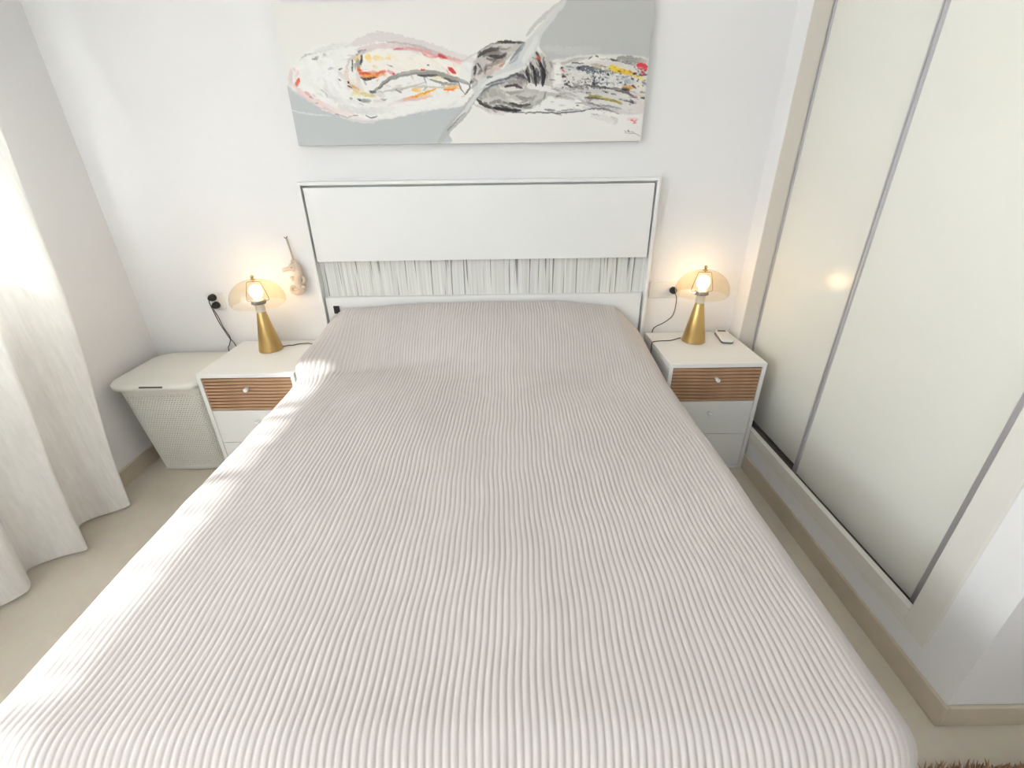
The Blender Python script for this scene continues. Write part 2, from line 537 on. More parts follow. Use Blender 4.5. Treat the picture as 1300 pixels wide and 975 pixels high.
# streaked band: narrow vertical strips of uneven depth
bv, bf = [], []
x = -0.774
rg = np.random.RandomState(5)
while x < 0.774:
    wdt = rg.choice([0.004, 0.006, 0.009, 0.013])
    x2 = min(x + wdt, 0.774)
    yy = -0.012 - rg.rand() * 0.0025
    o = len(bv)
    bv += [(x, yy, 0.768), (x2, yy, 0.768), (x2, yy, 0.940), (x, yy, 0.940), (x, -0.008, 0.768), (x2, -0.008, 0.768), (x2, -0.008, 0.940), (x, -0.008, 0.940)]
    bf += [(o, o + 1, o + 2, o + 3), (o, o + 3, o + 7, o + 4), (o + 1, o + 5, o + 6, o + 2)]
    x = x2
obj('streaked_band', MB().add(bv, bf), M_band, hb)
tag = MB().box(-0.733, -0.705, -0.047, -0.040, 0.690, 0.728, 0.002)
obj('black_tab', tag, M_black, hb)['label'] = 'small black square tab'

# ---------------------------------------------------------------- bedspread
def bedspread():
    TOP, HX, FY, R = 0.550, 0.716, 1.780, 0.07      # flat half width, flat length, edge radius
    P = 0.0130
    LU, LV = HX + R * math.pi / 2 + 0.30, FY + R * math.pi / 2 + 0.30
    nper = 7
    nr = int(round(LU / P))
    u = np.linspace(-nr * P, nr * P, 2 * nr * nper + 1)
    v = np.concatenate([np.linspace(0.055, 0.5, 60)[:-1], np.linspace(0.5, LV, 150)])
    U, V = np.meshgrid(u, v)
    # slow sideways wander of the cloth
    du = 0.0035 * np.sin(V * 5.1 + U * 2.3) + 0.003 * np.sin(V * 9.7 - U * 4.1 + 1.0) + 0.0012 * np.sin(V * 31 + U * 11)
    ou, ov = np.maximum(np.abs(U) - HX, 0), np.maximum(V - FY, 0)
    r = np.hypot(ou, ov)
    rs = np.maximum(r, 1e-6)
    def prof(r):
        a = np.clip(r / R, 0, math.pi / 2)
        e = np.maximum(r - R * math.pi / 2, 0)
        return R * np.sin(a), R * (1 - np.cos(a)) + e, e
    h, d, e = prof(r)
    h = h + e * (0.03 + 0.16 * (ov / rs) * smooth(ov / 0.12))
    X = np.sign(U) * (np.minimum(np.abs(U), HX) + h * ou / rs) + du * np.clip(1 - ou / 0.1, 0, 1)
    Y = -(np.minimum(V, FY) + h * ov / rs)
    Z = TOP - d
    # pillows under the cloth by the headboard
    yy = -Y
    reach = 0.36 + 0.16 * smooth((X + 0.55) / 0.7)
    pb = 0.75 * (1 - smooth((yy - 0.055) / reach)) + 0.25 * (1 - np.clip((yy - 0.055) / (reach + 0.05), 0, 1)) ** 2
    pb = pb * (1 + 0.10 * np.sin(X * 4 + 0.6) * smooth((yy - 0.1) / 0.1))
    side = (1 - 0.10 * smooth((-X - 0.25) / 0.4) - 0.36 * smooth((-X - 0.655) / 0.13)
            - 0.18 * smooth((X - 0.3) / 0.37) - 0.50 * smooth((X - 0.62) / 0.14))
    B = 0.190 * pb * np.clip(side, 0.0, 1)
    Z = Z + B * np.clip(1 - d / 0.14, 0, 1)
    # the cloth bellies out over the edge beside the left pillow
    puff = np.exp(-((yy - 0.37) / 0.15) ** 2) * smooth((-U - 0.58) / 0.14)
    Z = Z + 0.034 * puff * np.clip(1 - d / 0.10, 0, 1)
    X = X - 0.057 * puff * smooth((Z - 0.543) / 0.03)
    X = X - 0.020 * np.exp(-((yy - 0.20) / 0.12) ** 2) * smooth((-U - 0.62) / 0.12) * smooth((Z - 0.546) / 0.05)
    # a rolled crease where the pillows end
    Z = Z - 0.010 * smooth((0.45 - X) / 0.9) * np.exp(-((yy - 0.40 - 0.03 * np.sin(X * 5)) / 0.04) ** 2) * np.clip(1 - d / 0.05, 0, 1)
    # broad softness and small wrinkles
    top = np.clip(1 - d / 0.06, 0, 1)
    Z = Z + top * (0.004 * np.sin(X * 3.3 + 1.2) * np.sin(yy * 3.7 + 0.5) + 0.0022 * np.sin(X * 9 + yy * 6) * np.sin(yy * 11 - X * 4))
    for cx, cy, a in ((0.655, 0.915, 0.3), (0.69, 0.965, 0.25)):
        q = (X - cx) * math.cos(a) - (yy - cy) * math.sin(a)
        p_ = (X - cx) * math.sin(a) + (yy - cy) * math.cos(a)
        Z = Z + 0.006 * np.exp(-(q / 0.05) ** 2 - (p_ / 0.010) ** 2)
    for cy, a in ((0.50, 0.5), (0.66, 0.42), (0.84, 0.48), (1.02, 0.4), (1.2, 0.5)):
        q = (X + 0.70) * math.cos(a) + (yy - cy) * -math.sin(a)
        p_ = (X + 0.70) * math.sin(a) + (yy - cy) * math.cos(a)
        Z = Z + 0.0035 * np.exp(-(q / 0.06) ** 2 - (p_ / 0.016) ** 2)
    # ribs, pushed out along the cloth normal
    ph = (U / P) * math.pi
    rib = np.abs(np.sin(ph)) ** 0.75
    amp = 0.0028 * (1 - 0.85 * smooth((U - 0.69) / 0.06)) * (1 - 0.45 * smooth((-U - 0.80) / 0.05))
    amp = amp * (0.93 + 0.07 * np.sin(V * 160 + np.floor(U / P) * 2.1))
    Pm = np.stack([X, Y, Z], -1)
    gu = np.gradient(Pm, axis=1); gv = np.gradient(Pm, axis=0)
    N = np.cross(gv, gu)
    N /= np.maximum(np.linalg.norm(N, axis=-1, keepdims=True), 1e-9)
    N[N[..., 2] < -0.2] *= -1
    Pm = Pm + N * (amp * (rib - 0.5))[..., None]
    Pm[..., 1] = np.minimum(Pm[..., 1], -0.054)
    ny, nx = U.shape
    idx = np.arange(ny * nx).reshape(ny, nx)
    q = np.stack([idx[:-1, :-1], idx[1:, :-1], idx[1:, 1:], idx[:-1, 1:]], -1).reshape(-1, 4)
    me = bpy.data.meshes.new('bedspread')
    me.vertices.add(ny * nx)
    me.vertices.foreach_set('co', Pm.reshape(-1).astype(np.float32))
    me.loops.add(len(q) * 4)
    me.loops.foreach_set('vertex_index', q.reshape(-1).astype(np.int32))
    me.polygons.add(len(q))
    me.polygons.foreach_set('loop_start', np.arange(0, len(q) * 4, 4, dtype=np.int32))
    me.update(calc_edges=True)
    me.polygons.foreach_set('use_smooth', [True] * len(q))
    me.validate()
    me.materials.append(M_spread)
    o = bpy.data.objects.new('bedspread', me)
    COL.objects.link(o)
    o['label'] = 'pale pinkish grey ribbed bedspread draped over the bed and pillows'
    o['category'] = 'bedspread'
    return o
bedspread()

# ---------------------------------------------------------------- nightstands
def nightstand(label, x0, x1, y0, zt):
    t = thing('nightstand', label, 'nightstand', ((x0 + x1) / 2, y0 / 2, 0), 'nightstands beside the bed')
    k = zt / 0.555
    Z = lambda z: z * k
    yb, s = -0.011, 0.017
    cb = MB()
    cb.box(x0, x1, y0, yb, zt - 0.018, zt).box(x0, x0 + s, y0, yb, 0, zt - 0.018).box(x1 - s, x1, y0, yb, 0, zt - 0.018)
    cb.box(x0 + s, x1 - s, y0, yb, 0, 0.018).box(x0 + s, x1 - s, yb - 0.01, yb, 0.018, zt - 0.018)
    obj('carcass', cb, M_white, t, bevel=0.0012)
    xa, xb = x0 + s + 0.002, x1 - s - 0.002
    xc = (x0 + x1) / 2
    def knob(z, par, y):
        kb = MB().lathe([(0.0055, 0), (0.0055, 0.010), (0.0085, 0.013), (0.0088, 0.028), (0.0070, 0.031)], (xc, y, z), 16, 'y')
        obj('knob', kb, M_white, par)
    d = obj('drawer', MB().box(xa, xb, y0 + 0.007, y0 + 0.30, Z(0.372), zt - 0.020), M_wood_back, t)
    d['label'] = 'oak slatted top drawer'
    n = 10
    h = (zt - 0.020 - Z(0.372)) / n
    first = None
    for i in range(n):
        z = Z(0.372) + i * h
        if first is None:
            first = obj('slat', MB().box(xa, xb, y0 + 0.001, y0 + 0.007, z + 0.0012, z + h - 0.0024), M_wood, d, bevel=0.001)
        else:
            c = first.copy()
            COL.objects.link(c)
            c.parent = d
            c.location = first.location + Vector((0, 0, i * h))
    knob(Z(0.487), d, y0 + 0.001)
    for a, b, kz in ((Z(0.198), Z(0.369), Z(0.314)), (0.020, Z(0.195), Z(0.140))):
        d = obj('drawer', MB().box(xa, xb, y0 + 0.002, y0 + 0.30, a, b), M_white, t, bevel=0.001)
        knob(kz, d, y0 + 0.002)
    return t
NLZ, NRZ = 0.541, 0.555
nightstand('white nightstand with an oak slatted drawer, left of the bed beside the hamper', -1.238, -0.813, -0.414, NLZ)
nightstand('white nightstand with an oak slatted drawer, right of the bed beside the wardrobe', 0.814, 1.236, -0.410, NRZ)

# ---------------------------------------------------------------- lamps
def mushroom_lamp(label, x, y, z, rot, cord_pts, plug=None):
    t = thing('table_lamp', label, 'lamp', (x, y, z), 'brass mushroom lamps')
    c = (x, y, z)
    obj('base', MB().lathe([(0.050, 0), (0.0545, 0.001), (0.0548, 0.004), (0.0200, 0.188), (0.0190, 0.1905)], c, 48), M_brass, t)
    obj('socket', MB().lathe([(0.0205, 0.1905), (0.0212, 0.193), (0.0205, 0.222), (0.0185, 0.236), (0.0165, 0.252)], c, 28), M_socketcap, t)
    ringp = [(0.019, 0.2285), (0.029, 0.229), (0.030, 0.233), (0.029, 0.245), (0.026, 0.2475), (0.019, 0.248)]
    obj('ring_nut', MB().lathe(ringp, c, 60, wob=lambda r, a, i: r * (1 + (0.07 * math.cos(a * 10) if r > 0.024 else 0))), M_ring, t)
    obj('bulb', MB().lathe([(0.012, 0.248), (0.014, 0.256), (0.021, 0.265), (0.027, 0.276), (0.0292, 0.287), (0.027, 0.300), (0.020, 0.310), (0.010, 0.3155), (0.001, 0.317)], c, 24), M_bulb, t)
    # harp wire from the ring nut up to the finial
    ca, sa = math.cos(rot), math.sin(rot)
    hp = [(-0.026, 0.242), (-0.045, 0.244), (-0.049, 0.249), (-0.044, 0.275), (-0.030, 0.327), (-0.026, 0.332), (0.026, 0.332), (0.030, 0.327), (0.044, 0.275), (0.049, 0.249), (0.045, 0.244), (0.026, 0.242)]
    obj('harp', MB().tube([(x + a * ca, y + a * sa, z + b) for a, b in hp], 0.0015, 8).tube([(x, y, z + 0.331), (x, y, z + 0.342)], 0.0022, 8), M_wire, t)
    prof = []
    for i in range(25):
        a = math.radians(-22 + 112 * i / 24)
        ca_, sa_ = math.cos(a), math.sin(a)
        prof.append((max(0.1185 * ca_ ** 0.92, 0.006), 0.247 + (0.095 * sa_ if a > 0 else 0.055 * sa_)))
    obj('shade', MB().lathe(prof, c, 64, cap=False), M_amber, t)
    obj('finial', MB().lathe([(0.013, 0.3395), (0.013, 0.3415), (0.005, 0.344), (0.004, 0.348)], c, 20).sphere((x, y, z + 0.354), 0.0078, n=14), M_brass, t)
    obj('cord', MB().tube(spline(cord_pts, 10), 0.0021, 8), M_cord, t)
    if plug:
        obj('plug', MB().lathe([(0.0195, 0), (0.0205, 0.004), (0.0195, 0.016), (0.013, 0.030), (0.006, 0.036)], plug, 20, 'y'), M_black, t)
    return t
zc = NLZ + 0.003
mushroom_lamp('lit brass cone lamp with amber dome shade on the left nightstand', -1.040, -0.130, NLZ, 0.15,
              [(-0.990, -0.112, zc + 0.004), (-0.975, -0.086, zc), (-0.955, -0.086, zc), (-0.928, -0.068, zc), (-0.885, -0.062, zc), (-0.850, -0.078, zc), (-0.822, -0.076, zc)])
zc = NRZ + 0.003
mushroom_lamp('lit brass cone lamp with amber dome shade on the right nightstand', 1.014, -0.132, NRZ, -0.05,
              [(0.962, -0.108, zc + 0.004), (0.951, -0.104, zc), (0.906, -0.130, zc), (0.852, -0.136, zc), (0.822, -0.146, zc + 0.001), (0.809, -0.152, zc - 0.004), (0.8045, -0.165, 0.520), (0.8045, -0.170, 0.470)])

# ---------------------------------------------------------------- sockets and plugs
def wall_socket(label, xs, z):
    t = thing('wall_socket', label, 'socket', (sum(xs) / len(xs), 0, z))
    a, b = min(xs) - 0.041, max(xs) + 0.041
    obj('plate', MB().box(a, b, -0.009, 0, z - 0.041, z + 0.041, 0.003), M_plate, t)
    for x in xs:
        obj('insert', MB().lathe([(0.020, 0), (0.0215, 0.0015), (0.0215, 0.0022)], (x, -0.0085, z), 24, 'y'), M_plate, t)
wall_socket('white double wall socket between the headboard and the right lamp', (0.851, 0.922), 0.775)
wall_socket('white wall socket holding two black plugs above the hamper', (-1.318,), 0.752)
def plug(label, p, cord, group='black plugs above the hamper'):
    t = thing('power_plug', label, 'plug', (p[0], 0, p[2]), group)
    obj('plug_body', MB().lathe([(0.0165, 0), (0.0172, 0.004), (0.0165, 0.018), (0.010, 0.032), (0.005, 0.038)], p, 20, 'y'), M_black, t)
    obj('cord', MB().tube(spline(cord, 8), 0.0021, 8), M_cord, t)
plug('upper of the two black plugs in the socket above the hamper', (-1.321, -0.011, 0.772),
     [(-1.321, -0.046, 0.768), (-1.326, -0.045, 0.755), (-1.331, -0.030, 0.715), (-1.328, -0.018, 0.650), (-1.315, -0.015, 0.600), (-1.302, -0.014, 0.561), (-1.284, -0.014, 0.527), (-1.268, -0.014, 0.44), (-1.262, -0.014, 0.30)])
plug('lower of the two black plugs in the socket above the hamper', (-1.314, -0.011, 0.734),
     [(-1.314, -0.046, 0.730), (-1.315, -0.044, 0.715), (-1.317, -0.026, 0.674), (-1.313, -0.018, 0.620), (-1.297, -0.016, 0.570), (-1.299, -0.018, 0.548), (-1.312, -0.020, 0.520), (-1.320, -0.019, 0.506), (-1.322, -0.016, 0.42), (-1.31, -0.014, 0.3)])

plug('black plug in the double socket right of the headboard', (0.922, -0.0115, 0.774),
     [(0.922, -0.048, 0.768), (0.932, -0.044, 0.752), (0.944, -0.022, 0.727), (0.947, -0.012, 0.679), (0.938, -0.010, 0.639), (0.902, -0.008, 0.606), (0.865, -0.0075, 0.586), (0.851, -0.0065, 0.560), (0.848, -0.0065, 0.45)], None)

# ---------------------------------------------------------------- remote control
rm = thing('remote_control', 'white air conditioner remote lying behind the right lamp on the nightstand', 'remote', (1.172, -0.108, NRZ))
def slab(x0, x1, y0, y1, z0, z1, rad, inset):
    """rounded slab with softened rims, in local coordinates"""
    ring = []
    for cx, cy, a0 in ((x1 - rad, y1 - rad, 0), (x0 + rad, y1 - rad, 90), (x0 + rad, y0 + rad, 180), (x1 - rad, y0 + rad, 270)):
        for k in range(7):
            a = math.radians(a0 + 15 * k)
            ring.append((cx, cy, rad, a))
    lay = [(inset, z0), (0, z0 + inset), (0, z1 - inset), (inset, z1)]
    vs, fs = [], []
    n = len(ring)
    for i_, z in lay:
        for cx, cy, r_, a in ring:
            vs.append((cx + (r_ - i_) * math.cos(a), cy + (r_ - i_) * math.sin(a), z))
    for i in range(3):
        for k in range(n):
            k2 = (k + 1) % n
            fs.append((i * n + k, i * n + k2, (i + 1) * n + k2, (i + 1) * n + k))
    fs.append(tuple(reversed(range(n))))
    fs.append(tuple(3 * n + k for k in range(n)))
    return vs, fs
rr = Matrix.Rotation(math.radians(-9), 3, 'Z')
def rpart(name, args, m):
    vs, fs = slab(*args)
    mb = MB().add([tuple(Vector((rr @ Vector(p))) + rm.location) for p in vs], fs)
    return obj(name, mb, m, rm)
rpart('back_shell', (-0.0285, 0.0285, -0.077, 0.077, 0.0, 0.009, 0.018, 0.003), M_remote_under)['label'] = 'grey underside'
rpart('body', (-0.029, 0.029, -0.078, 0.078, 0.009, 0.021, 0.018, 0.003), M_remote)
rpart('screen', (-0.019, 0.019, 0.040, 0.063, 0.0205, 0.0216, 0.003, 0.0004), M_screen)['label'] = 'small grey display'

# ---------------------------------------------------------------- laundry hamper
hp_t = thing('laundry_hamper', 'pale grey plastic laundry hamper with perforated sides and domed lid', 'hamper', (-1.45, -0.22, 0))
def rrect(x0, x1, y0, y1, rad, n):
    """n points round a rounded rectangle, evenly spaced"""
    P = []
    for cx, cy, a0 in ((x1 - rad, y1 - rad, 0), (x0 + rad, y1 - rad, 90), (x0 + rad, y0 + rad, 180), (x1 - rad, y0 + rad, 270)):
        for k in range(13):
            a = math.radians(a0 + 7.5 * k)
            P.append((cx + rad * math.cos(a), cy + rad * math.sin(a)))
    P.append(P[0])
    P = np.array(P)
    s = np.concatenate([[0], np.cumsum(np.hypot(*np.diff(P, axis=0).T))])
    t = np.linspace(0, s[-1], n, endpoint=False)
    return np.stack([np.interp(t, s, P[:, 0]), np.interp(t, s, P[:, 1])], -1)
def hamper_section(z, n):
    t = z / 0.47
    return rrect(-1.603 - 0.032 * t, -1.288 + 0.030 * t, -0.360 - 0.034 * t, -0.085 + 0.035 * t, 0.045, n)
NC, NRW = 104, 37
zs = [0.0, 0.006, 0.020]
z = 0.035
for i in range(NRW):
    zs += [z, z + 0.0030]
    z += 0.0108
zs += [0.446, 0.470]
cols = []
for j in range(NC):
    cols += [j / NC, (j + 0.50) / NC]
hv, hfc = [], []
NCC = 416
secs = [hamper_section(zz, NCC) for zz in zs]
for zz, s in zip(zs, secs):
    inset = 0.006 if zz == 0.0 else 0
    for p in s:
        hv.append((p[0] - inset * np.sign(p[0] + 1.445), p[1] - inset * np.sign(p[1] + 0.22), zz))
slot_rows = {3 + 2 * i: i for i in range(NRW)}
# four narrow columns per slot pitch: two make the slot, two the web; alternate rows are staggered
for i in range(len(zs) - 1):
    row = slot_rows.get(i)
    if row is None:
        step = 4
    k = 0
    while k < NCC:
        if row is not None:
            ph = (k + (2 if row % 2 else 0)) % 4
            if ph in (0, 1):
                k += 1
                continue
        a, b = k, (k + 1) % NCC
        hfc.append((i * NCC + a, i * NCC + b, (i + 1) * NCC + b, (i + 1) * NCC + a))
        k += 1
hfc.append(tuple(reversed(range(NCC))))
body = obj('body', MB().add(hv, hfc, True), M_hamper, hp_t)
sd = body.modifiers.new('solid', 'SOLIDIFY')
sd.thickness = 0.003
sd.offset = -1
# lid: rim and dome
lid = []
n = 160
LX0, LX1, LY0, LY1 = -1.664, -1.246, -0.424, -0.022
def lidring(ins, z, rad):
    return [(p[0], p[1], z) for p in rrect(LX0 + ins, LX1 - ins, LY0 + ins, LY1 - ins, rad, n)]
lays = [lidring(0.030, 0.462, 0.06), lidring(0.012, 0.463, 0.075), lidring(0.001, 0.468, 0.085), lidring(0.0, 0.484, 0.086), lidring(0.005, 0.491, 0.083), lidring(0.018, 0.4955, 0.075), lidring(0.05, 0.500, 0.06), lidring(0.11, 0.505, 0.04), lidring(0.19, 0.507, 0.01)]
lv = [p for l in lays for p in l]
lf = []
for i in range(len(lays) - 1):
    for k in range(n):
        k2 = (k + 1) % n
        lf.append((i * n + k, i * n + k2, (i + 1) * n + k2, (i + 1) * n + k))
lf.append(tuple((len(lays) - 1) * n + k for k in range(n)))
lf.append(tuple(reversed(range(n))))
lo = obj('lid', MB().add(lv, lf, True), M_hamper, hp_t)
obj('grip_slot_shade', MB().box(-1.492, -1.392, -0.4262, -0.418, 0.4855, 0.4905), M_slotdark, lo)['label'] = 'dark bar coloured as the shade in the finger slot'  # solid bar with the slot's shade put into its colour
for x in (-1.585, -1.305):
    obj('foot', MB().box(x - 0.015, x + 0.015, -0.352, -0.33, 0.0, 0.006), M_hamper, hp_t)

# ---------------------------------------------------------------- seahorse ornament
sh = thing('seahorse_ornament', 'beige cloth seahorse hanging on a string from a wall hook', 'ornament', (-0.89, -0.02, 0.87))
Y = -0.026
def zf(pts):
    return [(a, Y, b) for a, b in pts]
spine = spline(zf([(-0.884, 0.934), (-0.872, 0.912), (-0.871, 0.884), (-0.882, 0.856), (-0.880, 0.829), (-0.873, 0.808), (-0.884, 0.795), (-0.905, 0.790), (-0.922, 0.799), (-0.921, 0.818), (-0.909, 0.823), (-0.903, 0.813)]), 8)
rad = np.interp(np.linspace(0, 1, len(spine)), [0, 0.07, 0.16, 0.27, 0.36, 0.5, 0.65, 0.8, 1], [0.008, 0.016, 0.0165, 0.0195, 0.017, 0.0125, 0.010, 0.0075, 0.005]).tolist()
obj('body', MB().tube(spine, rad, 14), M_sea, sh)
obj('head', MB().sphere((-0.889, Y - 0.002, 0.914), 0.021, (1.15, 0.8, 0.95)), M_sea, sh)
obj('snout', MB().tube(spline(zf([(-0.894, 0.914), (-0.916, 0.907), (-0.936, 0.902), (-0.944, 0.900)]), 5), np.interp(np.linspace(0, 1, 16), [0, 0.4, 0.8, 1], [0.015, 0.0095, 0.0085, 0.0095]).tolist(), 12), M_sea, sh)
obj('crest', MB().tube(zf([(-0.897, 0.929), (-0.893, 0.943), (-0.885, 0.937), (-0.879, 0.944), (-0.874, 0.932)]), [0.004, 0.006, 0.006, 0.006, 0.004], 8), M_sea, sh)
obj('dorsal_fin', MB().tube(spline(zf([(-0.876, 0.873), (-0.858, 0.868), (-0.850, 0.855), (-0.858, 0.842), (-0.874, 0.836)]), 5), np.interp(np.linspace(0, 1, 21), [0, 0.5, 1], [0.006, 0.010, 0.006]).tolist(), 10), M_sea, sh)
obj('tail_bead', MB().sphere((-0.8595, Y - 0.006, 0.822), 0.0095), M_sea, sh)
for a, b in ((-0.905, 0.866), (-0.899, 0.855)):
    obj('belly_fin', MB().sphere((a, Y - 0.006, b), 0.009, (1.2, 0.6, 0.8), 10), M_sea, sh)
obj('eye', MB().sphere((-0.893, Y - 0.0185, 0.916), 0.0028, n=8), M_remote_under, sh)
obj('string', MB().tube([(-0.901, -0.014, 1.043), (-0.890, -0.022, 0.972), (-0.886, Y, 0.940)], [0.0022, 0.0022, 0.005], 6)
    .tube([(-0.897, -0.014, 1.042), (-0.886, -0.022, 0.972), (-0.882, Y, 0.940)], [0.0022, 0.0022, 0.005], 6), M_string, sh)
obj('hook', MB().tube(spline([(-0.9005, 0.001, 1.050), (-0.9005, -0.012, 1.046), (-0.901, -0.018, 1.043), (-0.906, -0.022, 1.050)], 5), 0.0016, 6), M_wire, sh)

# ---------------------------------------------------------------- curtain
def curtain():
    nz, NP = 60, 640
    s = np.linspace(0, 1, NP)
    zz = np.concatenate([np.linspace(0.012, 0.3, 14)[:-1], np.linspace(0.3, 2.52, 47)])
    # fold outline at the hem: (y, x) crests towards the room, hollows by the wall
    keys = [(-0.604, -1.694), (-0.606, -1.650), (-0.615, -1.588), (-0.635, -1.568), (-0.700, -1.640), (-0.752, -1.672), (-0.800, -1.640), (-0.850, -1.580), (-0.885, -1.548), (-0.925, -1.620), (-0.965, -1.680), (-1.000, -1.670), (-1.040, -1.615), (-1.075, -1.590), (-1.110, -1.610), (-1.170, -1.672), (-1.215, -1.660)]
    y = -1.215
    rg = random.Random(3)
    while y > -2.0:
        c = rg.uniform(-1.585, -1.555)
        keys += [(y - 0.07, -1.62), (y - 0.115, c), (y - 0.16, -1.62), (y - 0.215, -1.672), (y - 0.255, -1.660)]
        y -= 0.255 + rg.uniform(-0.02, 0.03)
    P = np.array([tuple(p) for p in spline([(a, b, 0) for a, b in keys], 14)])
    L = np.concatenate([[0], np.cumsum(np.hypot(np.diff(P[:, 0]), np.diff(P[:, 1])))])
    hy = np.interp(s * L[-1], L, P[:, 0]); hx = np.interp(s * L[-1], L, P[:, 1])
    V = []
    for z in zz:
        t = z / 1.46
        k = 1 - 0.42 * smooth(z / 2.4)                   # folds shallower towards the rail
        shift = (0.135 * min(t, 1.6) ** 1.0) * math.exp(0)
        y_ = hy + shift * np.exp(-(hy[0] - hy) / 0.9) * 1.0
        x_ = -1.625 + (hx + 1.625) * k + 0.062 * smooth(z / 1.1)
        x_ = x_ + 0.004 * np.sin(z * 7 + s * 40)
        back = smooth(1 - s * L[-1] / 0.09)                # leading edge turned back, unseen, to stop light leaking past it
        x_ = x_ * (1 - back) - 1.648 * back
        zb = z + (0.006 * np.sin(s * 60) + 0.004 * np.sin(s * 23)) * math.exp(-z / 0.05)
        V.append(np.stack([np.maximum(x_, -1.694), y_, np.maximum(zb, 0.004)], -1))
    V = np.concatenate(V)
    n_ = len(zz)
    F = [(i * NP + k, i * NP + k + 1, (i + 1) * NP + k + 1, (i + 1) * NP + k) for i in range(n_ - 1) for k in range(NP - 1)]
    t = thing('sheer_curtain', 'floor-length white sheer curtain hanging in folds over the left window', 'curtain', (-1.62, -1.5, 0))
    obj('cloth', (V, F), M_curtain, t)
    obj('curtain_rail', MB().box(-1.66, -1.52, -2.9, -0.20, 2.52, 2.545), M_white, t)
    for y in (-0.5, -1.5, -2.6):
        obj('bracket', MB().box(-1.64, -1.60, y - 0.02, y + 0.02, 2.545, 2.6), M_white, t)
curtain()

# ---------------------------------------------------------------- shaggy rug by the foot of the bed
rug = thing('shaggy_rug', 'brown shaggy rug on the floor by the foot of the bed', 'rug', (1.55, -2.25, 0))
obj('rug_backing', MB().box(1.12, 2.05, -2.85, -1.640, 0.0, 0.012), mat('rug_backing_brown', (150, 118, 92), 0.95), rug)
rg = random.Random(8)
pv, pf = [], []
for i in range(20000):
    if i < 10000:
        a, b = rg.uniform(1.11, 2.05), rg.uniform(-1.80, -1.632)
    else:
        a, b = rg.uniform(1.11, 2.05), rg.uniform(-2.85, -1.80)
    h = rg.uniform(0.018, 0.034); an = rg.uniform(0, 6.28); tl = rg.uniform(0.004, 0.020); w_ = 0.0019
    dx, dy = math.cos(an), math.sin(an)
    ex, ey = rg.uniform(-1, 1) * tl, rg.uniform(-1, 1) * tl
    o = len(pv)
    pv += [(a - dx * w_, b - dy * w_, 0.011), (a + dx * w_, b + dy * w_, 0.011), (a + ex * 0.5 + dx * w_, b + ey * 0.5 + dy * w_, 0.011 + h * 0.6), (a + ex * 0.5 - dx * w_, b + ey * 0.5 - dy * w_, 0.011 + h * 0.6), (a + ex, b + ey, 0.011 + h)]
    pf += [(o, o + 1, o + 2, o + 3), (o + 3, o + 2, o + 4)]
pile = obj('pile', MB().add(pv, pf, True), mat('brown_pile', (176, 142, 112), 0.95, vary=0.2, scale=60), rug)
pile['kind'] = 'stuff'

